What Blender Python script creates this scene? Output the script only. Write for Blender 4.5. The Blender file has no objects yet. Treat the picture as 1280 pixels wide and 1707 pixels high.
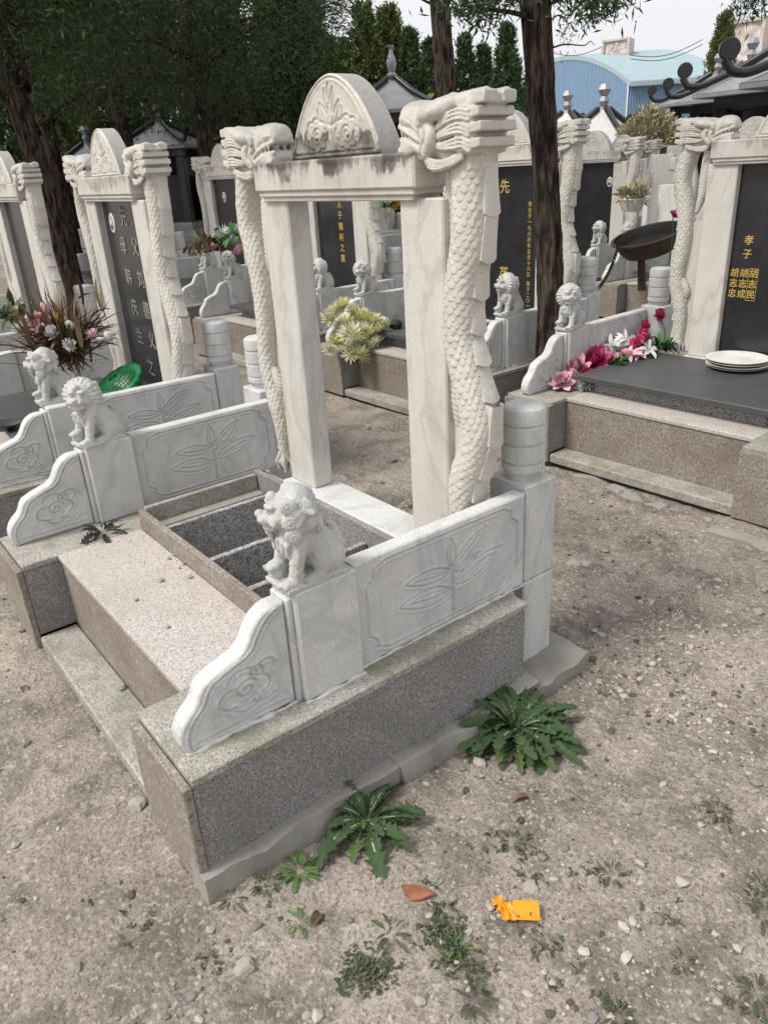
import bpy, math, random
import numpy as np
from mathutils import Vector, Matrix

SC = bpy.context.scene
COL = SC.collection
R = math.radians

# ------------------------------------------------------------------ camera
cd = bpy.data.cameras.new('camera'); cam = bpy.data.objects.new('camera', cd); COL.objects.link(cam)
CX, CY, CZ = 1.347, -0.419, 1.6
YAW, PITCH, ROLL = R(52.98), R(24.46), R(3.37)
cd.sensor_fit = 'VERTICAL'; cd.sensor_height = 36.0; cd.sensor_width = 27.0
cd.lens = 1261.67 / 1707 * 36.0
cd.clip_start = 0.05; cd.clip_end = 2000
_h = Vector((-math.sin(YAW), math.cos(YAW), 0)); _r = Vector((math.cos(YAW), math.sin(YAW), 0)); _k = Vector((0, 0, 1))
_f = _h * math.cos(PITCH) - _k * math.sin(PITCH); _u = _k * math.cos(PITCH) + _h * math.sin(PITCH)
_ri = _r * math.cos(ROLL) - _u * math.sin(ROLL); _ui = _r * math.sin(ROLL) + _u * math.cos(ROLL)
cam.matrix_world = Matrix(((_ri.x, _ui.x, -_f.x, CX), (_ri.y, _ui.y, -_f.y, CY), (_ri.z, _ui.z, -_f.z, CZ), (0, 0, 0, 1)))
SC.camera = cam

# ------------------------------------------------------------------ sky, sun, exposure
W = bpy.data.worlds.new('World'); SC.world = W; W.use_nodes = True
_nt = W.node_tree; _bg = _nt.nodes['Background']
_sky = _nt.nodes.new('ShaderNodeTexSky'); _sky.sky_type = 'NISHITA'; _sky.sun_disc = False
_sky.sun_elevation = R(55); _sky.sun_rotation = R(196); _sky.air_density = 1.0; _sky.dust_density = 4.0; _sky.ozone_density = 1.0
_hs = _nt.nodes.new('ShaderNodeHueSaturation'); _hs.inputs['Saturation'].default_value = 0.12
_nt.links.new(_sky.outputs[0], _hs.inputs['Color'])
_mx = _nt.nodes.new('ShaderNodeMix'); _mx.data_type = 'RGBA'; _mx.inputs[0].default_value = 0.72      # thin overcast veil
_nt.links.new(_hs.outputs[0], _mx.inputs[6]); _mx.inputs[7].default_value = (4.75, 4.75, 4.95, 1)
_nt.links.new(_mx.outputs[2], _bg.inputs['Color']); _bg.inputs['Strength'].default_value = 0.10
sd = bpy.data.lights.new('sun', 'SUN'); sun = bpy.data.objects.new('sun', sd); COL.objects.link(sun)
sd.energy = 1.5; sd.angle = R(16); sd.color = (1.0, 0.955, 0.88)
SUN_AZ, SUN_EL = R(196), R(55)          # compass-style azimuth, matches sun_rotation
_sv = Vector((math.sin(SUN_AZ) * math.cos(SUN_EL), math.cos(SUN_AZ) * math.cos(SUN_EL), math.sin(SUN_EL)))
sun.rotation_euler = _sv.to_track_quat('Z', 'Y').to_euler(); sun.location = (3, -3, 12)
SC.view_settings.view_transform = 'Standard'; SC.view_settings.look = 'None'
SC.view_settings.gamma = 1.0; SC.view_settings.use_curve_mapping = False
SC.view_settings.exposure = 1.06

# ------------------------------------------------------------------ numpy helpers
RNG = np.random.default_rng(7)
def _hash(ix, iy, iz, s):
    h = (ix * 374761393 + iy * 668265263 + iz * 2147483647 + s * 974634777) & 0xffffffff
    h = ((h ^ (h >> 13)) * 1274126177) & 0xffffffff
    return ((h ^ (h >> 16)) & 0xffff) / 65535.0
def noise3(x, y, z=0.0, s=0):
    x = np.asarray(x, float); y = np.asarray(y, float); z = np.asarray(z, float) + np.zeros_like(x)
    ix, iy, iz = np.floor(x).astype(np.int64), np.floor(y).astype(np.int64), np.floor(z).astype(np.int64)
    fx, fy, fz = x - ix, y - iy, z - iz
    fx, fy, fz = fx * fx * (3 - 2 * fx), fy * fy * (3 - 2 * fy), fz * fz * (3 - 2 * fz)
    o = 0
    for a in (0, 1):
        for b in (0, 1):
            for c in (0, 1):
                o = o + _hash(ix + a, iy + b, iz + c, s) * (fx if a else 1 - fx) * (fy if b else 1 - fy) * (fz if c else 1 - fz)
    return o * 2 - 1
def fbm(x, y, z=0.0, s=0, o=4):
    v = 0; a = 1.0; f = 1.0
    for i in range(o):
        v = v + a * noise3(np.asarray(x) * f, np.asarray(y) * f, np.asarray(z) * f, s + i * 17); a *= .5; f *= 2.03
    return v

class MB:
    """collects vertices and faces of ONE mesh"""
    def __init__(s): s.v = []; s.f = []; s.n = 0; s.uv = None
    def add(s, v, f, sm=False, mi=0):
        v = np.asarray(v, float).reshape(-1, 3); s.v.append(v)
        fl = f if isinstance(f, list) and len(f) and isinstance(f[0], np.ndarray) and f[0].ndim == 2 else [np.asarray(f, int)]
        for a in fl:
            if len(a): s.f.append((a + s.n, sm, mi))
        s.n += len(v); return s
    def grid(s, P, sm=True, flip=False, cu=False, cv=False, mi=0):
        n, m = P.shape[:2]; I = np.arange(n * m).reshape(n, m)
        if cu: I = np.vstack([I, I[:1]])
        if cv: I = np.hstack([I, I[:, :1]])
        q = np.stack([I[:-1, :-1], I[:-1, 1:], I[1:, 1:], I[1:, :-1]], -1).reshape(-1, 4)
        if flip: q = q[:, ::-1]
        return s.add(P.reshape(-1, 3), q, sm, mi)
    def box(s, x0, x1, y0, y1, z0, z1, c=.004, M=None, mi=0):
        lo = np.array([min(x0, x1), min(y0, y1), min(z0, z1)]); hi = np.array([max(x0, x1), max(y0, y1), max(z0, z1)])
        ce, hd = (lo + hi) / 2, (hi - lo) / 2; c = min(c, hd.min() * .49)
        v = np.array([[sg[k] * (hd[k] - (0 if k == a else c)) for k in range(3)] for sg in _CS for a in range(3)]) + ce
        if M is not None: v = np.array([M @ Vector(p) for p in v])
        return s.add(v, [_BQ, _BT], False, mi)
    def lathe(s, prof, n=32, M=None, ce=(0, 0, 0), sm=True, mi=0):
        prof = np.asarray(prof, float); a = np.linspace(0, 2 * np.pi, n, endpoint=False)
        P = np.stack([prof[:, 0][:, None] * np.cos(a), prof[:, 0][:, None] * np.sin(a), prof[:, 1][:, None] + 0 * a], -1) + np.array(ce)
        if M is not None: P = xf(P, M)
        d = np.diff(prof, axis=0); d /= np.linalg.norm(d, axis=1)[:, None] + 1e-12; st = 0       # split at sharp corners
        for i in range(1, len(prof) - 1):
            if d[i - 1] @ d[i] < .86: s.grid(P[st:i + 1], sm, False, cv=True, mi=mi); st = i
        return s.grid(P[st:], sm, False, cv=True, mi=mi)
    def tube(s, path, rad, n=8, sm=True, caps=True, mi=0, sq=(1, 1)):
        path = np.asarray(path, float); k = len(path); rad = np.ones(k) * np.asarray(rad, float)
        t = np.gradient(path, axis=0); t /= np.linalg.norm(t, axis=1)[:, None] + 1e-12
        up = np.array([0, 0, 1.]) if abs(t[0, 2]) < .9 else np.array([1., 0, 0])
        rings = []
        for i in range(k):
            u = up - t[i] * (up @ t[i]); u /= np.linalg.norm(u) + 1e-12; w = np.cross(t[i], u); up = u
            a = np.linspace(0, 2 * np.pi, n, endpoint=False)
            rings.append(path[i] + rad[i] * (sq[0] * np.cos(a)[:, None] * u + sq[1] * np.sin(a)[:, None] * w))
        P = np.array(rings); s.grid(P, sm, True, cv=True, mi=mi)
        if caps:
            for e, fl in ((0, False), (-1, True)):
                q = np.arange(n)[None, :]; s.add(P[e], q[:, ::-1] if fl else q, False, mi)
        return s
    def merge(s, o, M=None, mi=None):
        b = s.n
        for v in o.v: s.v.append(xf(v, M) if M is not None else v)
        for f, sm, m in o.f: s.f.append((f + b, sm, m if mi is None else mi))
        s.n += o.n; return s
    def build(s, name, mats):
        me = bpy.data.meshes.new(name)
        V = np.concatenate(s.v); me.vertices.add(len(V)); me.vertices.foreach_set('co', V.ravel())
        tot = np.concatenate([np.full(len(f), f.shape[1]) for f, _, _ in s.f]); loops = np.concatenate([f.ravel() for f, _, _ in s.f])
        me.loops.add(len(loops)); me.polygons.add(len(tot))
        st = np.concatenate([[0], np.cumsum(tot)[:-1]])
        me.polygons.foreach_set('loop_start', st.astype(np.int32)); me.loops.foreach_set('vertex_index', loops.astype(np.int32))
        me.polygons.foreach_set('use_smooth', np.concatenate([np.full(len(f), sm) for f, sm, _ in s.f]))
        me.polygons.foreach_set('material_index', np.concatenate([np.full(len(f), m) for f, _, m in s.f]).astype(np.int32))
        if s.uv is not None:
            a = me.attributes.new('tint', 'FLOAT', 'POINT'); a.data.foreach_set('value', np.asarray(s.uv, np.float32))
        me.update(calc_edges=True)
        for m in (mats if isinstance(mats, (list, tuple)) else [mats]): me.materials.append(m)
        return me
_CS = [(a, b, c) for a in (-1, 1) for b in (-1, 1) for c in (-1, 1)]
def _boxtopo():
    P = np.array([[sg[k] * (1 if k == a else .9) for k in range(3)] for sg in _CS for a in range(3)])
    idx = lambda sg, a: _CS.index(tuple(sg)) * 3 + a
    Q, T = [], []
    for a in range(3):
        b, c = (a + 1) % 3, (a + 2) % 3
        for sg in (-1, 1):
            q = []
            for sb, sc in ((-1, -1), (1, -1), (1, 1), (-1, 1)):
                g = [0, 0, 0]; g[a] = sg; g[b] = sb; g[c] = sc; q.append(idx(g, a))
            Q.append(q)
        for sa in (-1, 1):
            for sb in (-1, 1):
                g = [0, 0, 0]; g[a] = sa; g[b] = sb; g[c] = -1; h = list(g); h[c] = 1
                Q.append([idx(g, a), idx(h, a), idx(h, b), idx(g, b)])
    for g in _CS: T.append([idx(g, 0), idx(g, 1), idx(g, 2)])
    def fix(F):
        o = []
        for f in F:
            p = P[f]; n = np.cross(p[1] - p[0], p[2] - p[0]); o.append(f if n @ p.mean(0) > 0 else f[::-1])
        return np.array(o)
    return fix(Q), fix(T)
_BQ, _BT = _boxtopo()
def xf(P, M):
    A = np.array(M); P = np.asarray(P, float); return P @ A[:3, :3].T + A[:3, 3]
def T(x=0, y=0, z=0, rx=0, ry=0, rz=0, s=1):
    sc = Matrix.Diagonal((s, s, s, 1)) if np.isscalar(s) else Matrix.Diagonal((*s, 1))
    return Matrix.Translation((x, y, z)) @ Matrix.Rotation(rz, 4, 'Z') @ Matrix.Rotation(ry, 4, 'Y') @ Matrix.Rotation(rx, 4, 'X') @ sc

def obj(name, me, parent=None, loc=None, rot=None, scale=None, mat=None):
    o = bpy.data.objects.new(name, me); COL.objects.link(o)
    if parent is not None: o.parent = parent
    if loc is not None: o.location = loc
    if rot is not None: o.rotation_euler = rot
    if scale is not None: o.scale = (scale,) * 3 if np.isscalar(scale) else scale
    if mat is not None and me is not None:
        o.material_slots[0].link = 'OBJECT'; o.material_slots[0].material = mat
    return o
def tag(o, label, cat, group=None):
    o['label'] = label; o['category'] = cat
    if group: o['group'] = group
    return o
def thing(name, label, cat, loc=(0, 0, 0), rz=0, group=None, scale=None):
    o = bpy.data.objects.new(name, None); COL.objects.link(o); o.location = loc; o.rotation_euler = (0, 0, rz)
    o.empty_display_size = .1
    if scale is not None: o.scale = (scale,) * 3 if np.isscalar(scale) else scale
    return tag(o, label, cat, group)
def ray(u, v):
    x, y = (u - 640) / 1261.67, (v - 853.5) / 1261.67
    return _f + _ri * x - _ui * y
def atz(u, v, z=0.0):
    d = ray(u, v); t = (z - CZ) / d.z; return Vector((CX, CY, CZ)) + d * t
def atd(u, v, D):
    d = ray(u, v); d = d / math.hypot(d.x, d.y); return Vector((CX, CY, CZ)) + d * D
def aty(u, v, y):
    d = ray(u, v); return Vector((CX, CY, CZ)) + d * ((y - CY) / d.y)

# ---- signed-distance sculpting -> surface nets
class SDF:
    def __init__(s, lo, hi, h):
        s.lo = np.array(lo, float); s.h = h; s.n = np.ceil((np.array(hi) - s.lo) / h).astype(int) + 1
        s.ax = [s.lo[i] + h * np.arange(s.n[i]) for i in range(3)]; s.v = np.full(s.n, 1.0)
    def _sub(s, lo, hi):
        a = np.maximum(np.floor((np.array(lo) - s.lo) / s.h).astype(int), 0); b = np.minimum(np.ceil((np.array(hi) - s.lo) / s.h).astype(int) + 1, s.n)
        if (b <= a).any(): return None
        sl = tuple(slice(a[i], b[i]) for i in range(3))
        g = np.meshgrid(*[s.ax[i][sl[i]] for i in range(3)], indexing='ij'); return sl, g
    def _union(s, sl, d, k):
        a = s.v[sl]
        if k > 0:
            h = np.maximum(k - np.abs(a - d), 0) / k; s.v[sl] = np.minimum(a, d) - h * h * k * .25
        else: s.v[sl] = np.minimum(a, d)
    def ell(s, c, r, k=.01, rot=None, cut=False):
        c = np.array(c, float); r = np.ones(3) * np.array(r, float); m = r.max() + k + s.h * 3
        q = s._sub(c - m, c + m)
        if q is None: return s
        sl, g = q; p = np.stack([g[i] - c[i] for i in range(3)], -1)
        if rot is not None: p = p @ np.array(rot)
        k0 = np.linalg.norm(p / r, axis=-1); k1 = np.linalg.norm(p / (r * r), axis=-1)
        d = np.where(k1 > 1e-9, k0 * (k0 - 1) / np.maximum(k1, 1e-9), -r.min())
        if cut: s._cut(sl, d, k)
        else: s._union(sl, d, k)
        return s
    def _cut(s, sl, d, k):
        a = s.v[sl]; d = -d; k = max(k, 1e-4); h = np.maximum(k - np.abs(a - d), 0) / k; s.v[sl] = np.maximum(a, d) + h * h * k * .25
    def cap(s, pts, rad, k=.006, cut=False, groove=None):
        pts = np.asarray(pts, float); rad = np.ones(len(pts)) * np.asarray(rad, float); m = rad.max() + k + s.h * 3
        q = s._sub(pts.min(0) - m, pts.max(0) + m)
        if q is None: return s
        sl, g = q; p = np.stack(g, -1); best = np.full(g[0].shape, 9.)
        for i in range(len(pts) - 1):
            ab = pts[i + 1] - pts[i]; L = ab @ ab + 1e-12; t = np.clip(((p - pts[i]) @ ab) / L, 0, 1)
            d = np.linalg.norm(p - pts[i] - t[..., None] * ab, axis=-1) - (rad[i] + (rad[i + 1] - rad[i]) * t); best = np.minimum(best, d)
        if groove is not None: s.v[sl] += groove * np.exp(-(np.maximum(best + rad.max(), 0) / rad.max()) ** 2)
        elif cut: s._cut(sl, best, k)
        else: s._union(sl, best, k)
        return s
    def box(s, c, hd, r=.004, k=.006, rot=None, cut=False):
        c = np.array(c, float); hd = np.array(hd, float); m = np.linalg.norm(hd) + k + s.h * 3
        q = s._sub(c - m, c + m)
        if q is None: return s
        sl, g = q; p = np.stack([g[i] - c[i] for i in range(3)], -1)
        if rot is not None: p = p @ np.array(rot)
        e = np.abs(p) - (hd - r); d = np.linalg.norm(np.maximum(e, 0), axis=-1) + np.minimum(e.max(-1), 0) - r
        if cut: s._cut(sl, d, k)
        else: s._union(sl, d, k)
        return s
    def disp(s, fn): 
        g = np.meshgrid(*s.ax, indexing='ij'); m = np.abs(s.v) < s.h * 5
        s.v[m] += fn(g[0][m], g[1][m], g[2][m]); return s
    def mesh(s, sm=True):
        v = s.v; b = v < 0; nx, ny, nz = v.shape
        cells = np.zeros((nx - 1, ny - 1, nz - 1), int)
        cn = [(i, j, k) for i in (0, 1) for j in (0, 1) for k in (0, 1)]
        S = lambda a, c: a[c[0]:nx - 1 + c[0], c[1]:ny - 1 + c[1], c[2]:nz - 1 + c[2]]
        for c in cn: cells += S(b, c)
        act = np.argwhere((cells > 0) & (cells < 8)); idx = np.full(cells.shape, -1); idx[tuple(act.T)] = np.arange(len(act))
        acc = np.zeros((len(act), 3)); cnt = np.zeros(len(act))
        for a in range(8):
            for d in range(3):
                c0 = cn[a]
                if c0[d]: continue
                c1 = list(c0); c1[d] = 1
                va = v[act[:, 0] + c0[0], act[:, 1] + c0[1], act[:, 2] + c0[2]]; vb = v[act[:, 0] + c1[0], act[:, 1] + c1[1], act[:, 2] + c1[2]]
                m = (va < 0) != (vb < 0); t = np.where(m, va / np.where(m, va - vb, 1), 0)
                p = np.tile(np.array(c0, float), (len(act), 1)); p[:, d] += t; acc[m] += p[m]; cnt[m] += 1
        P = (act + acc / cnt[:, None]) * s.h + s.lo
        F = []
        for d in range(3):
            e, f = (d + 1) % 3, (d + 2) % 3
            sl0 = [slice(None)] * 3; sl1 = [slice(None)] * 3; sl0[d] = slice(0, -1); sl1[d] = slice(1, None)
            cr = b[tuple(sl0)] != b[tuple(sl1)]; q = np.argwhere(cr)
            q = q[(q[:, e] > 0) & (q[:, f] > 0) & (q[:, e] < v.shape[e] - 1) & (q[:, f] < v.shape[f] - 1)]
            def g(de, df):
                r = q.copy(); r[:, e] += de; r[:, f] += df; return idx[tuple(r.T)]
            quad = np.stack([g(-1, -1), g(0, -1), g(0, 0), g(-1, 0)], -1); ins = b[tuple(q.T)]
            quad = np.where(ins[:, None], quad, quad[:, ::-1]); F.append(quad)
        F = np.concatenate(F); F = F[(F >= 0).all(1)]
        return MB().add(P, F, sm)
def mirror_x(mb, x0=0.0):
    o = MB(); o.n = mb.n
    for v in mb.v: w = v.copy(); w[:, 0] = 2 * x0 - w[:, 0]; o.v.append(w)
    o.f = [(f[:, ::-1], sm, m) for f, sm, m in mb.f]; o.uv = mb.uv; return o

# ------------------------------------------------------------------ materials
class G:
    """tiny node-graph helper"""
    def __init__(s, name, rough=.7, spec=.3):
        s.m = bpy.data.materials.new(name); s.m.use_nodes = True; s.t = s.m.node_tree; s.b = s.t.nodes['Principled BSDF']
        s.b.inputs['Roughness'].default_value = rough; s.b.inputs['Specular IOR Level'].default_value = spec; s._v = None
    def n(s, t, **kw):
        o = s.t.nodes.new('ShaderNode' + t)
        for k, v in kw.items(): setattr(o, k, v)
        return o
    def l(s, a, b): s.t.links.new(a, b)
    def set(s, inp, v):
        if hasattr(v, 'is_linked') or isinstance(v, bpy.types.NodeSocket): s.l(v, inp)
        elif isinstance(v, (tuple, list)) and len(v) == 3 and inp.type == 'RGBA': inp.default_value = (*v, 1)
        else: inp.default_value = v
    @property
    def vec(s):
        if s._v is None:
            tc = s.n('TexCoord'); oi = s.n('ObjectInfo'); a = s.n('VectorMath', operation='SCALE'); cb = s.n('CombineXYZ')
            for i in range(3): s.l(oi.outputs['Random'], cb.inputs[i])
            s.l(cb.outputs[0], a.inputs[0]); a.inputs['Scale'].default_value = 37.0
            b = s.n('VectorMath', operation='ADD'); s.l(tc.outputs['Object'], b.inputs[0]); s.l(a.outputs[0], b.inputs[1]); s._v = b.outputs[0]
            s.objv = tc.outputs['Object']; s.rnd = oi.outputs['Random']
        return s._v
    def scale(s, v, sc):
        o = s.n('VectorMath', operation='MULTIPLY'); s.l(v, o.inputs[0]); o.inputs[1].default_value = sc; return o.outputs[0]
    def noise(s, sc, det=4, ro=.55, v=None, dist=0.0, fac=True):
        o = s.n('TexNoise'); s.l(v or s.vec, o.inputs['Vector']); o.inputs['Scale'].default_value = sc; o.inputs['Detail'].default_value = det
        o.inputs['Roughness'].default_value = ro; o.inputs['Distortion'].default_value = dist; return o.outputs[0]
    def vor(s, sc, v=None, feat='F1', out='Distance', rnd=1.0):
        o = s.n('TexVoronoi', feature=feat); s.l(v or s.vec, o.inputs['Vector']); o.inputs['Scale'].default_value = sc; o.inputs['Randomness'].default_value = rnd; return o.outputs[out]
    def ramp(s, f, *st):
        o = s.n('ValToRGB'); e = o.color_ramp.elements
        while len(e) < len(st): e.new(.5)
        for i, (p, c) in enumerate(st):
            e[i].position = p; e[i].color = (c, c, c, 1) if np.isscalar(c) else (*c, 1)
        s.l(f, o.inputs[0]); return o.outputs[0]
    def mix(s, f, a, b, mode='MIX'):
        o = s.n('Mix', data_type='RGBA', blend_type=mode)
        s.set(o.inputs[0], f); s.set(o.inputs[6], a); s.set(o.inputs[7], b); return o.outputs[2]
    def math(s, op, a, b=0.0):
        o = s.n('Math', operation=op); s.set(o.inputs[0], a); s.set(o.inputs[1], b); return o.outputs[0]
    def sep(s, v):
        o = s.n('SeparateXYZ'); s.l(v, o.inputs[0]); return o.outputs
    def attr(s, nm):
        o = s.n('Attribute'); o.attribute_name = nm; return o.outputs['Fac']
    def bump(s, h, st=.3, d=.01, prev=None):
        o = s.n('Bump'); s.l(h, o.inputs['Height']); o.inputs['Strength'].default_value = st; o.inputs['Distance'].default_value = d
        if prev is not None: s.l(prev, o.inputs['Normal'])
        return o.outputs[0]
    def done(s, col, bump=None, rough=None):
        s.set(s.b.inputs['Base Color'], col)
        if bump is not None: s.l(bump, s.b.inputs['Normal'])
        if rough is not None: s.set(s.b.inputs['Roughness'], rough)
        return s.m

def marble(name, base, vein, veinamt=.5, grit=.25, stain=(.30, .25, .19), stainamt=.35, mould=None, streak=.3, lichen=0.0):
    g = G(name, .62, .35); v = g.vec
    c = g.mix(g.ramp(g.noise(2.2, 3, .6), (.3, 0.0), (.75, 1.0)), base, tuple(x * .86 for x in base))
    wv = g.noise(1.6, 5, .62, g.scale(v, (1.0, 1.0, .55)), 1.6)
    veins = g.ramp(wv, (.46, 0.0), (.5, 1.0), (.54, 0.0)); veins = g.math('MULTIPLY', veins, veinamt)
    c = g.mix(veins, c, vein)
    c = g.mix(g.math('MULTIPLY', g.ramp(g.noise(5, 6, .68), (.5, 0.0), (.78, 1.0)), stainamt), c, stain)
    c = g.mix(g.math('MULTIPLY', g.ramp(g.noise(160, 2, .6), (.42, 0.0), (.7, 1.0)), grit), c, tuple(x * .6 for x in base))
    c = g.mix(g.math('MULTIPLY', g.ramp(g.noise(1.0, 5, .7, g.scale(v, (16, 16, 1.3))), (.50, 0.0), (.72, 1.0)), streak), c, tuple(x * .52 for x in base))
    if lichen:      # grey crust that settles on upward faces
        ge = g.n('NewGeometry'); nz = g.sep(ge.outputs['Normal'])[2]; k = g.math('ADD', g.math('MULTIPLY', nz, .55), g.math('MULTIPLY', g.noise(28, 5, .7), .75))
        c = g.mix(g.math('MULTIPLY', g.ramp(k, (.52, 0.0), (.86, 1.0)), lichen), c, (.27, .275, .27))
    if mould:
        for zlo, zhi, amt in mould:      # black growth that hangs down from a ledge (z in the part's own frame)
            z = g.sep(g.objv)[2]; m = g.n('MapRange'); g.l(z, m.inputs[0]); m.inputs[1].default_value = zlo; m.inputs[2].default_value = zhi
            n1 = g.noise(1.0, 6, .7, g.scale(v, (42, 42, 5))); n2 = g.noise(4.5, 3, .6)
            k = g.math('ADD', g.math('MULTIPLY', m.outputs[0], .66), g.math('ADD', g.math('MULTIPLY', n1, .50), g.math('MULTIPLY', n2, .75)))
            c = g.mix(g.math('MULTIPLY', g.ramp(k, (.86, 0.0), (1.12, 1.0)) if False else g.ramp(k, (.88, 0.0), (1.10, .35), (1.45, 1.0)), g.math('MULTIPLY', amt, g.ramp(g.noise(9.0, 3, .6), (.32, .25), (.62, 1.0)))), c, (.05, .043, .036))
    h = g.math('ADD', g.noise(220, 3, .6), g.math('MULTIPLY', g.noise(30, 4, .6), 1.5))
    return g.done(c, g.bump(h, .22, .003), g.ramp(g.noise(14, 3), (.3, .5), (.7, .8)))
WARM = marble('marble_warm', (.615, .59, .54), (.34, .34, .34), .5, .35, (.38, .33, .26), .45)
WARMM = marble('marble_warm_mouldy', (.59, .56, .505), (.40, .38, .36), .35, .4, (.33, .25, .18), .6, [(1.50, 1.68, .92), (1.585, 1.640, .85)])
RIMM = marble('marble_arch_rim', (.40, .39, .375), (.3, .3, .3), .2, .8, (.22, .21, .20), .8)
ARCHM = marble('marble_arch', (.59, .56, .50), (.4, .38, .35), .2, .4, (.3, .28, .25), .5, [(1.78, 1.62, .9), (1.685, 1.628, .9)])
DRAG = marble('marble_dragon', (.61, .585, .53), (.45, .42, .38), .25, .38, (.34, .28, .21), .6, lichen=.7)
WARMC = marble('marble_warm_streaked', (.61, .585, .535), (.40, .38, .36), .35, .3, (.33, .25, .18), .6, [(1.46, 1.72, .55)])
ARCHC = marble('marble_arch_clean', (.61, .585, .535), (.4, .38, .36), .2, .4, (.3, .28, .25), .6)
COOL = marble('marble_cool', (.625, .625, .61), (.32, .34, .35), .4, .5, (.34, .33, .31), .4)
WHITE = marble('marble_white', (.72, .70, .65), (.42, .43, .43), .35, .2, (.42, .38, .32), .25)
LIONM = marble('marble_lion', (.565, .565, .54), (.45, .45, .43), .2, .4, (.30, .285, .25), .55, lichen=.35)

def granite(name, a, b, dk, dirt, dirtamt, moss=0.0, sc=1.0):
    g = G(name, .75, .3); v = g.vec
    c = g.mix(g.ramp(g.vor(230 * sc, out='Color'), (.35, 0.0), (.65, 1.0)), a, b)
    c = g.mix(g.math('MULTIPLY', g.ramp(g.noise(150 * sc, 2, .5), (.53, 0.0), (.6, 1.0)), .85), c, dk)
    c = g.mix(g.math('MULTIPLY', g.ramp(g.noise(75 * sc, 3, .5), (.56, 0.0), (.66, 1.0)), .5), c, tuple(min(1, x * 1.5) for x in b))
    c = g.mix(g.math('MULTIPLY', g.ramp(g.noise(3.2, 6, .7), (.40, 0.0), (.70, 1.0)), dirtamt), c, dirt)
    if moss > 0: c = g.mix(g.math('MULTIPLY', g.ramp(g.noise(6, 6, .72), (.47, 0.0), (.62, 1.0)), moss), c, (.13, .15, .075))
    h = g.math('ADD', g.noise(260, 2, .6), g.noise(24, 4, .6))
    return g.done(c, g.bump(h, .3, .003))
GRAN = granite('granite_pink', (.36, .32, .29), (.47, .42, .39), (.09, .085, .085), (.23, .19, .145), .5)
GRANT = granite('granite_bench', (.42, .38, .355), (.54, .495, .465), (.19, .175, .17), (.31, .28, .235), .5, 0.0, 1.45)
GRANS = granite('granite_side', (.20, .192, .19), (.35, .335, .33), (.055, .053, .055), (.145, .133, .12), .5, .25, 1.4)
GRANM = granite('granite_mossy', (.34, .32, .29), (.44, .41, .38), (.10, .097, .09), (.22, .205, .165), .55, .5, 1.25)
GRANB = granite('granite_brown', (.235, .208, .178), (.315, .282, .245), (.10, .085, .07), (.15, .115, .08), .65)
GRAND = granite('granite_dark', (.27, .262, .26), (.45, .44, .43), (.035, .035, .04), (.10, .09, .08), .4)
def plain(name, col, rough=.6, spec=.3, var=.25, sc=12, metal=0.0, bump=.15, bsc=60, trans=0.0):
    g = G(name, rough, spec); c = g.mix(g.ramp(g.noise(sc, 4, .6), (.3, 0.0), (.7, 1.0)), col, tuple(x * (1 - var) for x in col))
    g.b.inputs['Metallic'].default_value = metal
    return g.done(c, g.bump(g.noise(bsc, 3, .6), bump, .004))
CONC = marble('concrete', (.33, .315, .28), (.2, .19, .17), .2, .5, (.22, .185, .14), .9)
MORTAR = plain('mortar', (.66, .66, .63), .85, .2, .25, 40, bump=.5, bsc=150)
BLACK = plain('black_granite', (.028, .028, .03), .22, .5, .4, 8, bump=.03)
SLAB = plain('dark_slab', (.075, .078, .08), .5, .4, .3, 5, bump=.05, bsc=200)
GOLD = plain('gold_paint', (.55, .38, .10), .4, .5, .3, 40)
GREY = plain('faded_paint', (.30, .29, .26), .7, .3, .5, 30)
BRWN = plain('faded_gold_paint', (.22, .15, .08), .7, .3, .5, 30)
CERA = plain('ceramic', (.74, .72, .68), .3, .5, .12, 9, bump=.03)
PHOTO = plain('photo_grey', (.42, .40, .38), .4, .4, .4, 22)
PHDK = plain('photo_dark', (.05, .05, .055), .4, .4, .3, 22)
IRON = plain('rusty_iron', (.085, .062, .045), .7, .4, .6, 7, .35, .3, 60)
IRONK = plain('sooty_iron', (.022, .021, .02), .7, .3, .4, 9, .3, .3)
ROOFG = plain('roof_granite', (.30, .31, .33), .38, .5, .25, 6, bump=.05)
BLUEW = plain('blue_sheet', (.17, .27, .40), .5, .4, .15, 2, bump=.03)
CYANR = plain('pale_blue_roof', (.33, .43, .47), .5, .4, .12, 2, bump=.03)
GREENP = plain('green_plastic', (.012, .28, .085), .45, .5, .3, 30)
ORANGE = plain('orange_plastic', (.90, .33, .012), .38, .5, .18, 14, bump=.2, bsc=30)
BRICK = plain('red_brick', (.40, .165, .105), .9, .15, .5, 30, bump=.8)
STONE = plain('pale_stone', (.42, .39, .34), .85, .2, .35, 18, bump=.4)
STONEG = plain('grey_stone', (.28, .27, .25), .85, .2, .35, 18, bump=.4)
BARK = None
def leafmat(name, a, b, rough=.6, mid=None):
    g = G(name, rough, .3); t = g.attr('tint')
    c = g.mix(t, a, b); c = g.mix(g.ramp(g.noise(20, 3), (.35, 0.0), (.7, .5)), c, tuple(x * .6 for x in a))
    if mid is not None: c = g.mix(g.ramp(t, (.985, 0.0), (.995, 1.0)), c, mid)
    return g.done(c)
DAND = leafmat('rosette_leaf', (.030, .060, .027), (.070, .120, .042), .75, (.40, .44, .34))
WEED = leafmat('weed_leaf', (.05, .062, .034), (.105, .115, .06))
WEEDB = leafmat('bright_weed_leaf', (.045, .11, .02), (.10, .20, .04))
TREEM = leafmat('pine_needles', (.024, .054, .019), (.080, .125, .038))
CONIM = leafmat('cypress_sprays', (.045, .085, .036), (.105, .165, .062))
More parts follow.
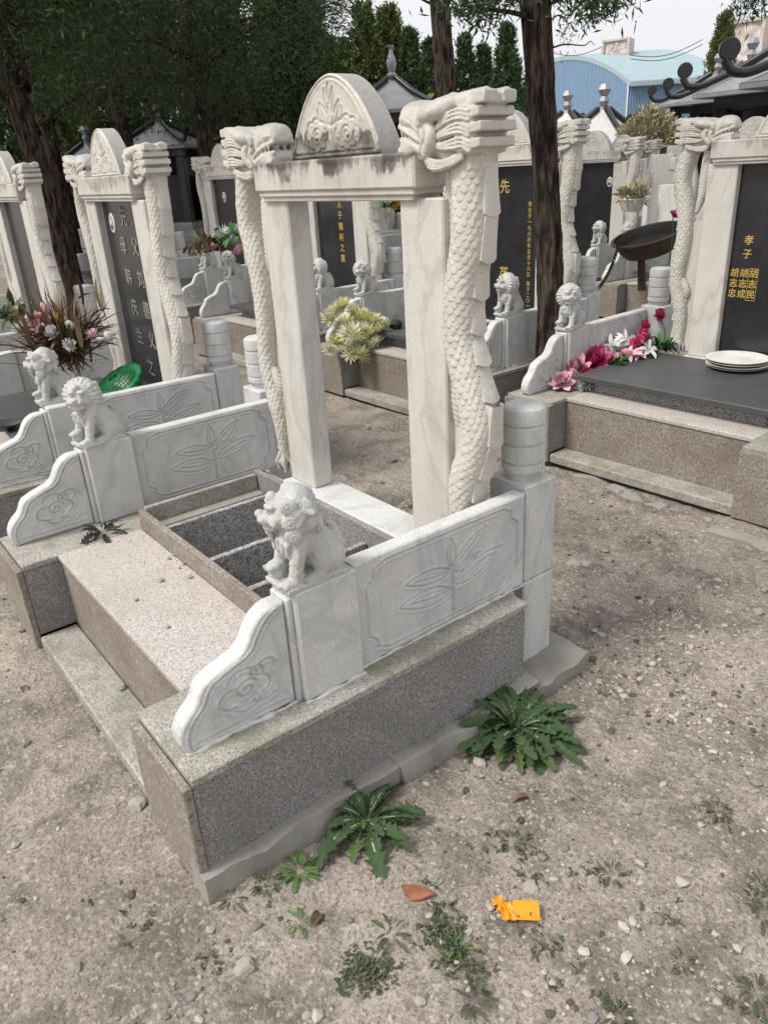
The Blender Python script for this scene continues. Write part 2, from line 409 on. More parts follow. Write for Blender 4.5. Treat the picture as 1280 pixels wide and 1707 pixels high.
CONIY = leafmat('yellow_cypress_sprays', (.085, .125, .038), (.18, .21, .065))
BUSHY = leafmat('yellow_hedge', (.16, .15, .02), (.30, .26, .04))
DRYB = leafmat('dry_bush', (.33, .29, .17), (.52, .48, .32))
FLEAF = leafmat('flower_leaf', (.03, .12, .025), (.08, .24, .05))
DRYL = leafmat('dry_leaf', (.10, .068, .04), (.22, .15, .085))
def petal(name, a, b): return leafmat(name, a, b, .6)
P_YG = petal('petal_lime', (.66, .66, .26), (.84, .84, .52)); P_CR = petal('petal_cream', (.74, .72, .50), (.86, .84, .66))
P_PK = petal('petal_pink', (.62, .20, .30), (.80, .50, .55)); P_RD = petal('petal_crimson', (.46, .02, .13), (.62, .10, .24))
P_WH = petal('petal_white', (.58, .58, .57), (.72, .71, .69)); P_LP = petal('petal_rose_white', (.60, .30, .38), (.76, .56, .60))
P_YL = petal('petal_yellow', (.72, .45, .04), (.80, .6, .1)); P_GY = petal('petal_silver', (.5, .52, .5), (.74, .75, .74))
def bark():
    g = G('bark', .9, .15); v = g.vec
    n = g.noise(1.0, 6, .65, g.scale(v, (26, 26, 5)))
    c = g.mix(g.ramp(n, (.43, 0.0), (.60, 1.0)), (.014, .010, .009), (.105, .076, .060))
    c = g.mix(g.math('MULTIPLY', g.ramp(g.noise(3, 4), (.5, 0.0), (.68, 1.0)), .4), c, (.055, .06, .035))
    return g.done(c, g.bump(n, 1.0, .035))
BARK = bark()
def soil():
    g = G('soil', .93, .15); tc = g.n('TexCoord'); v = tc.outputs['Object']; g._v = v; g.objv = v
    c = g.mix(g.ramp(g.noise(1.1, 5, .62, v, .4), (.38, 0.0), (.58, 1.0)), (.44, .392, .33), (.315, .275, .24))
    c = g.mix(g.math('MULTIPLY', g.ramp(g.noise(4.2, 6, .72, v, .3), (.47, 0.0), (.60, 1.0)), .72), c, (.165, .143, .128))
    c = g.mix(g.math('MULTIPLY', g.ramp(g.noise(7.5, 5, .7, v), (.54, 0.0), (.70, 1.0)), .6), c, (.51, .465, .395))
    c = g.mix(g.math('MULTIPLY', g.ramp(g.noise(2.3, 6, .75, v), (.53, 0.0), (.66, 1.0)), .42), c, (.125, .128, .075))
    c = g.mix(g.math('MULTIPLY', g.ramp(g.noise(105, 4, .7, v), (.47, 0.0), (.64, 1.0)), .75), c, (.125, .105, .088))
    c = g.mix(g.math('MULTIPLY', g.ramp(g.noise(60, 3, .65, v), (.56, 0.0), (.66, 1.0)), .65), c, (.57, .52, .45))
    wv = g.n('VectorMath', operation='ADD'); nz = g.n('TexNoise'); g.l(v, nz.inputs['Vector']); nz.inputs['Scale'].default_value = 7.0; nz.inputs['Detail'].default_value = 5; sc_ = g.scale(nz.outputs['Color'], (.35, .35, .35)); g.l(v, wv.inputs[0]); g.l(sc_, wv.inputs[1])
    ck = g.vor(4.2, wv.outputs[0], feat='DISTANCE_TO_EDGE'); cm = g.math('MULTIPLY', g.ramp(ck, (.0, 1.0), (.010, 0.0)), g.ramp(g.noise(1.7, 3), (.52, 0.0), (.6, .55)))
    c = g.mix(cm, c, (.10, .085, .07))
    h = g.math('ADD', g.noise(45, 6, .72), g.math('MULTIPLY', g.noise(9, 5, .65), 1.6))
    return g.done(c, g.bump(g.noise(170, 3, .7), .5, .006, g.bump(h, .75, .022)))
SOIL = soil()

# ------------------------------------------------------------------ ground
def axis(lo, hi, d, far):
    a = list(np.arange(lo, hi + 1e-6, d)); s = d; x = lo
    while x > -far: s *= 1.16; x -= s; a.insert(0, x)
    s = d; x = hi
    while x < far: s *= 1.16; x += s; a.append(x)
    return np.array(a)
def gheight(X, Y):
    near = np.exp(-((X + .3) ** 2 + (Y - 1.2) ** 2) / 14.0)
    h = .016 * fbm(X * .8, Y * .8, s=3, o=3) + near * (.011 * fbm(X * 5, Y * 5, s=9, o=4) + .0045 * fbm(X * 32, Y * 32, s=5, o=3))
    lump = np.maximum(fbm(X * 11, Y * 11, s=21, o=3) - .45, 0)
    h = h + near * .042 * lump * np.clip(1.0 - np.abs(Y - 2.0) / 1.3, .15, 1)
    return h - .012
gx, gy = axis(-2.2, 2.2, .014, 420), axis(-.9, 3.0, .014, 420)
GX, GY = np.meshgrid(gx, gy, indexing='xy')
gm = MB().grid(np.stack([GX, GY, gheight(GX, GY)], -1))
ground = obj('ground', gm.build('ground', SOIL)); ground['kind'] = 'structure'
def gz(x, y): return float(gheight(np.array([float(x)]), np.array([float(y)]))[0])

# ------------------------------------------------------------------ carved reliefs
def bez(p0, p1, p2, p3, n=14):
    t = np.linspace(0, 1, n)[:, None]; p0, p1, p2, p3 = map(np.array, (p0, p1, p2, p3))
    return (1 - t) ** 3 * p0 + 3 * t * (1 - t) ** 2 * p1 + 3 * t * t * (1 - t) * p2 + t ** 3 * p3
def leafc(b, t, w, inner=True):
    b, t = np.array(b, float), np.array(t, float); d = t - b; n = np.array([-d[1], d[0]])
    o = [bez(b, b + d * .2 + n * w, b + d * .65 + n * w * .95, t), bez(b, b + d * .2 - n * w, b + d * .65 - n * w * .95, t)]
    if inner: o += [bez(b + d * .12, b + d * .4 + n * w * .25, b + d * .6 + n * w * .1, b + d * .78)]
    return o
def spiral(c, r, turns=1.6, ph=0, sx=1.0, sy=1.0, n=40):
    t = np.linspace(0, 1, n); a = ph + t * turns * 2 * np.pi; q = r * (1 - .85 * t)
    return np.stack([c[0] + sx * q * np.cos(a), c[1] + sy * q * np.sin(a)], -1)
def cloud(c, r, flip=1):
    o = [spiral(c, r * .62, 1.5, -.6, flip)]
    for k in range(8):
        a = k / 8 * 2 * np.pi; cc = (c[0] + flip * r * 1.05 * math.cos(a), c[1] + .78 * r * math.sin(a)); t = np.linspace(a - 1.25, a + 1.25, 9)
        o.append(np.stack([cc[0] + flip * r * .46 * np.cos(t), cc[1] + r * .42 * np.sin(t)], -1))
    return o
def dist2(PX, PZ, lines):
    d = np.full(PX.shape, 9.0)
    for L in lines:
        L = np.asarray(L)
        for i in range(len(L) - 1):
            a, b = L[i], L[i + 1]; ab = b - a; q = ab @ ab + 1e-12
            t = np.clip(((PX - a[0]) * ab[0] + (PZ - a[1]) * ab[1]) / q, 0, 1)
            d = np.minimum(d, np.hypot(PX - a[0] - t * ab[0], PZ - a[1] - t * ab[1]))
    return d
def slab(rows, th, lines=None, w=.0027, dep=.0058, n=120, to3=None, edge=.007, both=True, raise_=None, rim=0):
    """a plate whose outline is given by rows (left, right, height); carved lines cut grooves into its faces"""
    rows = np.asarray(rows, float); t = np.linspace(0, 1, n)
    PX = rows[:, 0][:, None] + (rows[:, 1] - rows[:, 0])[:, None] * t; PZ = rows[:, 2][:, None] + 0 * PX
    H = np.zeros_like(PX)
    if lines: 
        d = dist2(PX, PZ, lines); H = -dep * np.exp(-(d / w) ** 2) + dep * .45 * np.exp(-((d - 2.4 * w) / (1.6 * w)) ** 2)
    if raise_ is not None: H = H + raise_(PX, PZ)
    H = H + .0008 * fbm(PX * 40, PZ * 40, s=2, o=2)
    out = np.concatenate([np.stack([rows[:, 0], rows[:, 2]], -1), np.stack([rows[::-1, 1], rows[::-1, 2]], -1)])
    de = dist2(PX, PZ, [np.vstack([out, out[:1]])]); H = H - edge * np.clip(1 - de / edge, 0, 1) ** 2 * .8
    m = MB(); A = to3(PX, th / 2 + H, PZ); B = to3(PX, -th / 2 - (H if both else -edge * 0 + 0 * H), PZ)
    m.grid(A, True); m.grid(B, True, True)
    def strip(a, b, fl):
        k = np.linspace(0, 1, 4)[:, None, None]; m.grid(a[None] * (1 - k) + b[None] * k, True, fl, mi=rim)
    strip(A[:, 0], B[:, 0], False); strip(A[:, -1], B[:, -1], True); strip(A[-1], B[-1], False); strip(A[0], B[0], True)
    return m

# lotus panel (A-frame y = length, z = height); face with + offset looks to +X
LP = dict(y0=.545, y1=1.200, z0=.352, z1=.672)
def lotus_mesh():
    L, Hh = LP['y1'] - LP['y0'], LP['z1'] - LP['z0']; P = lambda u, v: (LP['y0'] + u * L, LP['z0'] + v * Hh)
    ln = []
    for b, t, w in (((.53, .56), (.52, .87), .24), ((.54, .56), (.74, .84), .17), ((.52, .54), (.26, .60), .17), ((.54, .38), (.84, .56), .17), ((.52, .34), (.22, .40), .19), ((.54, .50), (.70, .60), .15)):
        ln += leafc(P(*b), P(*t), w)
    ln += [np.array([P(.525, .56), P(.525, .1)]), np.array([P(.537, .56), P(.537, .1)])]
    fr = [(.10, .12), (.16, .07), (.84, .07), (.90, .12), (.905, .2), (.945, .26), (.945, .74), (.905, .8), (.90, .88), (.84, .93), (.16, .93), (.10, .88), (.095, .8), (.055, .74), (.055, .26), (.095, .2), (.10, .12)]
    ln.append(np.array([P(*q) for q in fr]))
    rows = np.array([(LP['y0'], LP['y1'], z) for z in np.linspace(LP['z0'], LP['z1'], 130)])
    return slab(rows, .055, ln, n=240, to3=lambda p, t, z: np.stack([t, p, z], -1))
# wave panel: falls in a double curve towards the front
_wp = np.array([(.040, 0), (.026, .012), (.020, .035), (.022, .06), (.034, .085), (.05, .103), (.068, .118), (.078, .132), (.086, .15), (.10, .168), (.13, .182), (.165, .193), (.195, .202), (.215, .216), (.228, .236), (.243, .262), (.262, .283), (.285, .296), (.305, .300)])
def wave_mesh():
    s = np.concatenate([[0], np.cumsum(np.hypot(*np.diff(_wp, axis=0).T))]); q = np.linspace(0, s[-1], 130)
    yy = np.interp(q, s, _wp[:, 0]); zz = np.interp(q, s, _wp[:, 1]) + np.linspace(0, 1e-4, 130)
    rows = np.stack([yy, np.full(130, .335), zz + .352], -1)
    ins = np.stack([np.interp(q, s, _wp[:, 0]) + .022, zz + .352 - .012], -1)[8:]; ins = ins[ins[:, 0] < .31]
    c = (.205, .352 + .105)
    ln = [ins, np.array([(.06, .372), (.31, .372)]), spiral(c, .028, 1.4, .3, 1.25), spiral((.235, .352 + .142), .022, 1.1, -.5, 1.0)]
    for (cx, cz, r, a0, a1) in ((.165, .445, .03, 1.2, 4.9), (.20, .425, .032, 3.3, 6.0), (.235, .455, .03, -1.2, 1.6), (.20, .485, .035, .5, 2.9), (.25, .43, .03, 3.6, 5.6), (.265, .50, .02, -1.0, 2.6)):
        t = np.linspace(a0, a1, 16); ln.append(np.stack([cx + r * 1.2 * np.cos(t), cz + r * .9 * np.sin(t)], -1))
    return slab(rows, .055, ln, n=150, to3=lambda p, t, z: np.stack([t, p, z], -1))
# crown of the memorial arch, front looks to -Y
AC = dict(x=-.728, w=.236, z0=1.634, h=.222, y=1.032, th=.080)
def arch_mesh():
    k = np.linspace(0, 1, 120); k = np.sin(k * np.pi / 2)
    hw = AC['w'] * (1 - k ** 1.22) ** .52; hw = np.maximum(hw, .002)
    rows = np.stack([-hw, hw, AC['h'] * k], -1); h = AC['h']
    inn = np.concatenate([np.stack([-hw * .88, .012 + h * .90 * k], -1), np.stack([hw[::-1] * .88, .012 + h * .90 * k[::-1]], -1)]); 
    ln = [inn, np.array([(-.21, .014), (.21, .014)])]
    ln += cloud((-.078, .062), .040, 1) + cloud((.078, .062), .040, -1)
    ln += leafc((0, .085), (0, .15), .34, False)
    for s in (-1, 1):
        ln += leafc((s * .012, .088), (s * .05, .15), .17, False) + leafc((s * .01, .12), (s * .022, .185), .12, False) + [bez((s * .03, .095), (s * .06, .09), (s * .065, .12), (s * .062, .132))]
    ln += leafc((0, .15), (0, .198), .2, False)
    return slab(rows, AC['th'], ln, w=.0028, dep=.0035, n=170, to3=lambda p, t, z: np.stack([AC['x'] + p, AC['y'] + AC['th'] / 2 - t, AC['z0'] + z], -1), both=False, rim=1)

# ------------------------------------------------------------------ dragons
RPATH = np.array([(-.178, 1.64), (-.182, 1.593), (-.182, 1.5), (-.19, 1.397), (-.220, 1.29), (-.234, 1.154), (-.188, 1.0), (-.156, .898), (-.172, .82), (-.222, .71), (-.236, .62), (-.228, .47)])
LPATH = np.array([(-1.318, 1.63), (-1.345, 1.58), (-1.37, 1.49), (-1.372, 1.42), (-1.345, 1.34), (-1.328, 1.26), (-1.318, 1.159), (-1.328, 1.03), (-1.342, .937), (-1.334, .845), (-1.306, .758), (-1.29, .665), (-1.29, .58), (-1.288, .50)])
def resample(p, n):
    s = np.concatenate([[0], np.cumsum(np.linalg.norm(np.diff(p, axis=0), axis=1))]); q = np.linspace(0, s[-1], n)
    # smooth interpolation
    o = np.stack([np.interp(q, s, p[:, i]) for i in range(p.shape[1])], -1)
    k = max(3, n // 18); w = np.hanning(2 * k + 1); w /= w.sum()
    e = np.concatenate([2 * o[:1] - o[k:0:-1], o, 2 * o[-1:] - o[-2:-k - 2:-1]])
    return np.stack([np.convolve(e[:, i], w, 'valid') for i in range(p.shape[1])], -1), s[-1]
def scales(s, t, hs=.0185, ws=.025, amp=.0046):
    """overlapping fish scales that point down +s; t runs round the body"""
    best = np.full(s.shape, 0.0); done = np.zeros(s.shape, bool)
    k0 = np.floor(s / hs).astype(int)
    for j in (2, 1, 0):
        k = k0 - j; off = (k % 2) * .5 * ws; dx = (t - off + ws / 2) % ws - ws / 2; ls = s - k * hs
        ln = hs * (1.0 + 1.25 * np.sqrt(np.clip(1 - (2 * dx / ws) ** 2, 0, 1)))
        ins = (ls < ln) & ~done
        f = ls / (hs * 2.25); h = amp * (.15 + .85 * f) * (1 - .25 * (2 * dx / ws) ** 2); edge = np.clip((ln - ls) / .0016, 0, 1); h = h * (.35 + .65 * edge)
        best = np.where(ins, h, best); done |= ins
    return best
def body(path, yc, rx, ry, n=600, m=156, tail=False, hs=.0185, ws=.025):
    c, L = resample(path, n); s = np.linspace(0, L, n); th = np.linspace(0, 2 * np.pi, m, endpoint=False)
    tg = np.gradient(c, axis=0); tg /= np.linalg.norm(tg, axis=1)[:, None]; nx = np.stack([-tg[:, 1], tg[:, 0]], -1)      # in the x,z plane
    nx = np.where(nx[:, :1] < 0, -nx, nx)
    wid = np.interp(s / L, [0, .06, .4, .8, 1], [1.06, 1.0, 1.0, .95, .80 if not tail else .6])
    ce = np.sign(np.cos(th)) * np.abs(np.cos(th)) ** .8; se = np.sign(np.sin(th)) * np.abs(np.sin(th)) ** .8
    tt = th * (rx + ry) / 2 * 1.05; S, Tt = np.meshgrid(s, tt, indexing='ij')
    per = round(2 * np.pi * (rx + ry) / 2 * 1.05 / ws); ws2 = 2 * np.pi * (rx + ry) / 2 * 1.05 / per
    h = scales(S + .004 * noise3(S * 30, Tt * 30, s=4), Tt + .003 * noise3(S * 25, Tt * 25, s=8), hs, ws2) + .0012 * noise3(S * 60, Tt * 60, s=6)
    a = (rx * wid)[:, None] + h; b = (ry * wid)[:, None] + h
    X = c[:, 0][:, None] + nx[:, 0][:, None] * a * ce; Z = c[:, 1][:, None] + nx[:, 1][:, None] * a * ce; Y = yc + b * se
    return MB().grid(np.stack([X, Y, Z], -1), True, True, cv=True), c, nx, L
def feather_strand(path, yc, r, n=120, m=24):
    c, L = resample(np.asarray(path, float), n); s = np.linspace(0, L, n); th = np.linspace(0, 2 * np.pi, m, endpoint=False)
    S, A = np.meshgrid(s, th, indexing='ij'); taper = np.sin(np.clip(s / L * 1.05 + .12, 0, 1) * np.pi) ** .5
    rid = .0035 * np.abs(np.sin((S - .4 * r * np.cos(A)) * 2 * np.pi / .034)) ** .5
    rr = (r * taper)[:, None] * (1 + 0 * A) + rid
    X = c[:, 0][:, None] + rr * np.cos(A); Y = yc + rr * .9 * np.sin(A); Z = c[:, 1][:, None] + 0 * A
    return MB().grid(np.stack([X, Y, Z], -1), True, True, cv=True)
def right_dragon_body():
    b, c, nx, L = body(RPATH, 1.088, .053, .050)
    b.merge(feather_strand([(-.262, 1.585), (-.254, 1.5), (-.248, 1.40), (-.243, 1.31), (-.245, 1.24)], 1.085, .023))
    b.merge(feather_strand([(-.235, 1.42), (-.226, 1.36), (-.232, 1.28)], 1.08, .018))
    b.merge(feather_strand([(-.248, 1.07), (-.243, .98), (-.238, .90), (-.236, .83)], 1.078, .022))
    b.box(-.262, -.185, 1.068, 1.128, .46, 1.36, .010)
    return b, c, nx, L
def left_dragon_body():
    b, c, nx, L = body(LPATH, 1.085, .042, .048, tail=True, hs=.0175, ws=.024)
    b.merge(feather_strand([(-1.222, 1.58), (-1.228, 1.48), (-1.238, 1.36), (-1.262, 1.26), (-1.29, 1.2)], 1.08, .026))
    b.merge(feather_strand([(-1.30, .90), (-1.27, .83), (-1.262, .76)], 1.075, .022))
    for k in range(9):        # tail tuft
        x = -1.312 + k * .006; b.tube([(-1.29 + (k - 4) * .003, 1.075 - .02 * math.sin(k), .545), (x + (k - 4) * .002, 1.06 - .02 * math.sin(k * 2.1), .50), (x + (k - 4) * .003, 1.065 - .015 * math.cos(k), .457)], [.010, .011, .004], 7)
    b.box(-1.315, -1.19, 1.085, 1.128, .46, 1.22, .006)
    return b, c, nx, L
def plate_mesh():
    """one dorsal plate: flat shingle, thick at its lower lip; local x outwards, y across, z up (lip at z=0)"""
    m = MB(); n = 9; zz = np.linspace(.118, 0, 14); yy = np.linspace(-1, 1, n)
    ZZ, YY = np.meshgrid(zz, yy, indexing='ij'); k = 1 - ZZ / .118
    hw = .023 + .006 * k; out = .001 + .0115 * k ** 1.6 + .005 * (1 - YY ** 2) ** .6 ; zlip = np.where(k > .99, -.010 * (1 - YY ** 2), 0)
    A = np.stack([out, YY * hw, ZZ + zlip], -1); B = A.copy(); B[..., 0] = -.03
    m.grid(A, True, True); k2 = np.linspace(0, 1, 3)[:, None, None]
    m.grid(A[None, :, 0] * (1 - k2) + B[None, :, 0] * k2, False, False); m.grid(A[None, :, -1] * (1 - k2) + B[None, :, -1] * k2, False, True)
    m.grid(A[None, -1] * (1 - k2) + B[None, -1] * k2, False, False)
    return m
def dragon_head(h=.0023):
    """snout to -X (rests on the lintel), cut mane ends at x = 0; y symmetric"""
    s = SDF((-.325, -.095, -.045), (.065, .0, .215), h)     # half of it, mirrored after
    Z = lambda zx, zy, y=-.05: ((zx - 790) / 650 * .28, y, .172 - (zy - 120) / 650 * .163)
    L = lambda pts, ys: [Z(a, b, y) for (a, b), y in zip(pts, ys)]
    s.box((-.092, 0, .086), (.088, .047, .056), .022, .02); s.ell((-.075, 0, .03), (.075, .046, .032), .02)
    for a, b, r in ((210, 285, (.034, .056, .034)), (280, 300, (.046, .060, .040)), (360, 365, (.046, .060, .042)), (270, 240, (.048, .050, .024))): s.ell(Z(a, b, 0), r, .016)
    s.ell(Z(165, 310, -.024), (.015, .018, .017), .008); s.ell(Z(160, 345, 0), (.016, .030, .012), .008)
    for a, b, r in ((205, 545, (.034, .052, .030)), (280, 560, (.050, .058, .034)), (360, 590, (.040, .056, .030))): s.ell(Z(a, b, 0), r, .014)
    s.box(Z(300, 640, 0), (.062, .050, .016), .008, .012)
    for y0 in (0.0, -.03, -.058): s.cap(L([(120, 428), (220, 455), (320, 505), (372, 560)], [y0, y0, y0, min(y0, -.03)]), [.0075, .0075, .0065, .003], .004, cut=True)
    s.cap(bez3(L([(148, 365), (230, 410), (320, 468), (378, 520)], [-.036, -.050, -.055, -.054])), .0072, .007)       # upper lip
    s.cap(bez3(L([(150, 488), (230, 510), (320, 560), (372, 612)], [-.033, -.046, -.053, -.052])), .0072, .007)       # lower lip
    for k in range(4): s.cap(L([(185 + k * 40, 415 + k * 18), (190 + k * 40, 470 + k * 18)], [-.044 - .002 * k] * 2), [.0055, .003], .002)
    s.cap(bez3(L([(400, 300), (480, 268), (570, 250), (650, 205)], [-.050, -.058, -.056, -.046])), [.020] * 4 + [.024] * 10 + [.020] * 4, .006)     # brow
    s.cap(bez3(L([(400, 255), (500, 215), (640, 190)], [-.030, -.036, -.034])), .018, .010)
    s.ell(Z(392, 350, -.056), (.018, .012, .015), .003); s.cap(L([(370, 372), (420, 388)], [-.056, -.056]), .005, .003)
    s.cap(bez3(L([(650, 205), (720, 185), (800, 175), (880, 168)], [-.040, -.038, -.034, -.032])), .0165, .005)           # horn
    s.box(Z(860, 185, -.032), (.026, .022, .014), .004, .005); s.box(Z(800, 200, 0), (.045, .030, .014), .008, .010)
    s.cap(bez3(L([(455, 370), (497, 450), (490, 550), (430, 640)], [-.050, -.060, -.060, -.050])), .0165, .004)      # cheek
    s.cap(bez3(L([(405, 420), (425, 500), (400, 590)], [-.053, -.059, -.053])), .011, .003)
    T3 = (((515, 420), (590, 345), (680, 285), (760, 278), (812, 300)), ((525, 490), (600, 450), (690, 405), (765, 408), (812, 440)), ((520, 570), (600, 570), (690, 540), (765, 530), (812, 570)))
    for j, tier in enumerate(T3):       # swept mane, three tiers of strands
        for q in range(3):
            o = q * 37; pts = [(a + (0 if i else -4), b + o * (.35 + .65 * min(1, i / 2.0))) for i, (a, b) in enumerate(tier)]
            s.cap(bez3(L(pts, [-.050, -.057, -.061, -.062, -.060])), .0064, .0012)
            s.cap(bez3(L([(a, b + 18) for a, b in pts[:-1]], [-.054, -.060, -.064, -.064])), .0026, groove=.0048)
    for zy, e in ((318, .004), (452, .020), (590, .012)):
        s.box(Z(800, zy, 0), (.036 + e * .5, .062, .0115), .004, .004, rot=rotY(-.10)); 
    s.box(Z(770, 440, 0), (.030, .054, .060), .01, .012)
    for q in range(4):
        o = q * 31; s.cap(bez3(L([(375 + 18 * q, 640 + o * .4), (440, 690 + o), (540, 735 + o * .75), (640, 715 + o * .6), (735, 655 + o * .55)], [-.048, -.055, -.058, -.057, -.052])), .0062, .0010)
        s.cap(bez3(L([(395 + 18 * q, 664 + o * .4), (440, 707 + o), (540, 751 + o * .75), (640, 731 + o * .6)], [-.052, -.059, -.062, -.060])), .0026, groove=.005)
    for q in range(3):      # wrinkles on the muzzle
        s.cap(bez3(L([(165 + q * 12, 262 - q * 30), (235 + q * 22, 265 - q * 22), (310 + q * 18, 335 - q * 16), (372 + q * 6, 430 - q * 20)], [-.045, -.056, -.060, -.058])), .0034, groove=.0065)
    for q in range(6): s.cap(L([(165 + q * 33, 590 + q * 4), (158 + q * 35, 655)], [-.044, -.049]), [.0085, .004], .002)    # chin tufts
    s.disp(lambda x, y, z: .0009 * noise3(x * 90, y * 90, z * 90, 3))
    # mirror the half volume over y = 0
    s.v = np.concatenate([s.v, s.v[:, -2::-1]], 1); s.n = np.array(s.v.shape); s.ax[1] = s.lo[1] + s.h * np.arange(s.n[1])
    return s.mesh()
def rotY(a): c, q = math.cos(a), math.sin(a); return np.array([[c, 0, q], [0, 1, 0], [-q, 0, c]])
def rotZ(a): c, q = math.cos(a), math.sin(a); return np.array([[c, -q, 0], [q, c, 0], [0, 0, 1]])
def bez3(p, n=18):
    p = np.asarray(p, float); s = np.linspace(0, 1, len(p)); q = np.linspace(0, 1, n); o = np.stack([np.interp(q, s, p[:, i]) for i in range(3)], -1)
    for _ in range(3): o[1:-1] = (o[:-2] + 2 * o[1:-1] + o[2:]) / 4
    return o

# ------------------------------------------------------------------ guardian lions (front to -Y)
def lion(h, style, turn):
    s = SDF((-.095, -.125, -.004), (.095, .115, .290), h)
    s.box((0, -.005, .004), (.056, .088, .007), .003, .003)
    for sx in (-1, 1):
        s.ell((sx * .034, .042, .045), (.028, .046, .044), .012); s.ell((sx * .040, .0, .016), (.016, .040, .014), .006)
        s.cap([(sx * .034, -.035, .115), (sx * .036, -.050, .07), (sx * .035, -.060, .022)], [.024, .018, .016], .012)
        lift = .024 if sx < 0 else 0.0
        s.ell((sx * .035, -.070, .018 + lift), (.019, .026, .014), .006)
        for q in (-1, 0, 1): s.ell((sx * .035 + q * .011, -.090, .015 + lift), (.0062, .010, .0095), .003)
    s.ell((-.035, -.070, .022), (.020, .022, .020), .002)          # ball under the paw
    s.cap([(0, .045, .06), (0, .01, .10), (0, -.022, .135)], [.050, .050, .046], .015)
    s.ell((0, -.040, .105), (.040, .032, .045), .012)
    s.cap([(0, .088, .02), (.006, .096, .06), (-.008, .085, .105), (.004, .070, .125)], [.013, .014, .013, .008], .006)     # tail up the back
    s.cap([(-.040, -.045, .138), (0, -.073, .126), (.040, -.045, .138)], .006, .003)                                         # collar
    Rz = rotZ(turn); c0 = np.array([0, -.038, .192])
    P = lambda x, y, z: tuple(c0 + Rz @ np.array([x, y, z]))
    s.ell(P(0, .0, 0), (.046, .046, .050), .010)
    s.ell(P(0, .020, 0), (.064, .046, .066), .012, Rz)
    s.ell(P(0, -.048, -.014), (.030, .024, .020), .008, Rz); s.ell(P(0, -.068, -.002), (.014, .011, .010), .005)
    s.ell(P(0, -.044, -.036), (.026, .020, .012), .006, Rz)
    s.cap([P(-.034, -.050, -.026), P(-.015, -.068, -.026), P(.015, -.068, -.026), P(.034, -.050, -.026)], [.003, .004, .004, .003], .002, cut=True)
    for sx in (-1, 1):
        s.ell(P(sx * .019, -.040, .022), (.018, .014, .009), .005); s.ell(P(sx * .018, -.044, .009), (.009, .008, .008), .002)
        s.cap([P(sx * .009, -.046, .006), P(sx * .019, -.055, .004), P(sx * .028, -.044, .006)], .002, groove=.003)
        s.ell(P(sx * .030, -.030, -.014), (.014, .016, .018), .006)
        s.ell(P(sx * .043, -.004, .034), (.012, .010, .013), .006); s.ell(P(sx * .016, -.062, -.012), (.013, .011, .010), .004)
    s.ell(P(0, -.036, .038), (.016, .014, .014), .006)
    if style == 'curl':       # rows of snail curls
        for sx in (-1, 1):
            for (y, z, r) in ((.004, .030, .021), (.006, -.010, .022), (.008, -.045, .021), (.042, .022, .021), (.046, -.018, .021)):
                x = sx * (.055 - max(0, y - .02) * .55)
                s.ell(P(x, y, z), (.0115, r, r), .005, Rz)
                t = np.linspace(0, 1, 26); a = t * 2 * np.pi * 2.2; q = r * (.95 - .85 * t)
                s.cap([P(x + sx * .010, y + qq * math.cos(aa), z + qq * math.sin(aa)) for qq, aa in zip(q, a)], .0034, groove=.0065)
        for k in range(9):
            a = (k - 4) * .32; s.cap([P(.050 * math.sin(a), .004, .050 * math.cos(a)), P(.048 * math.sin(a), .040, .045 * math.cos(a)), P(.05 * math.sin(a), .058, .008)], [.009, .011, .009], .004)
        s.ell(P(0, .055, -.03), (.045, .014, .035), .01)
    else:                     # a ruff of radiating locks
        for k in range(19):
            a = (k - 9) * .285
            s.cap([P(.046 * math.sin(a), -.012, .046 * math.cos(a) - .003), P(.064 * math.sin(a), .004, .062 * math.cos(a) - .004), P(.062 * math.sin(a), .030, .058 * math.cos(a) - .012), P(.045 * math.sin(a), .052, .035 * math.cos(a) - .02)], [.007, .010, .0105, .008], .004)
        s.ell(P(0, .045, -.01), (.045, .020, .048), .01)
        for k in range(5): s.cap([P((k - 2) * .02, .055, .03), P((k - 2) * .022, .062, -.005), P((k - 2) * .018, .055, -.045)], .0105, .004)
    s.cap([P(0, -.05, -.05), P(0, -.045, -.075)], [.010, .005], .004)
    for k in range(4): s.cap([(-.03 + k * .02, -.068, .118), (-.028 + k * .019, -.070, .095)], [.009, .006], .004)
    s.disp(lambda x, y, z: .0013 * noise3(x * 110, y * 110, z * 110, 5) + .0007 * noise3(x * 260, y * 260, z * 260, 7))
    return s.mesh()

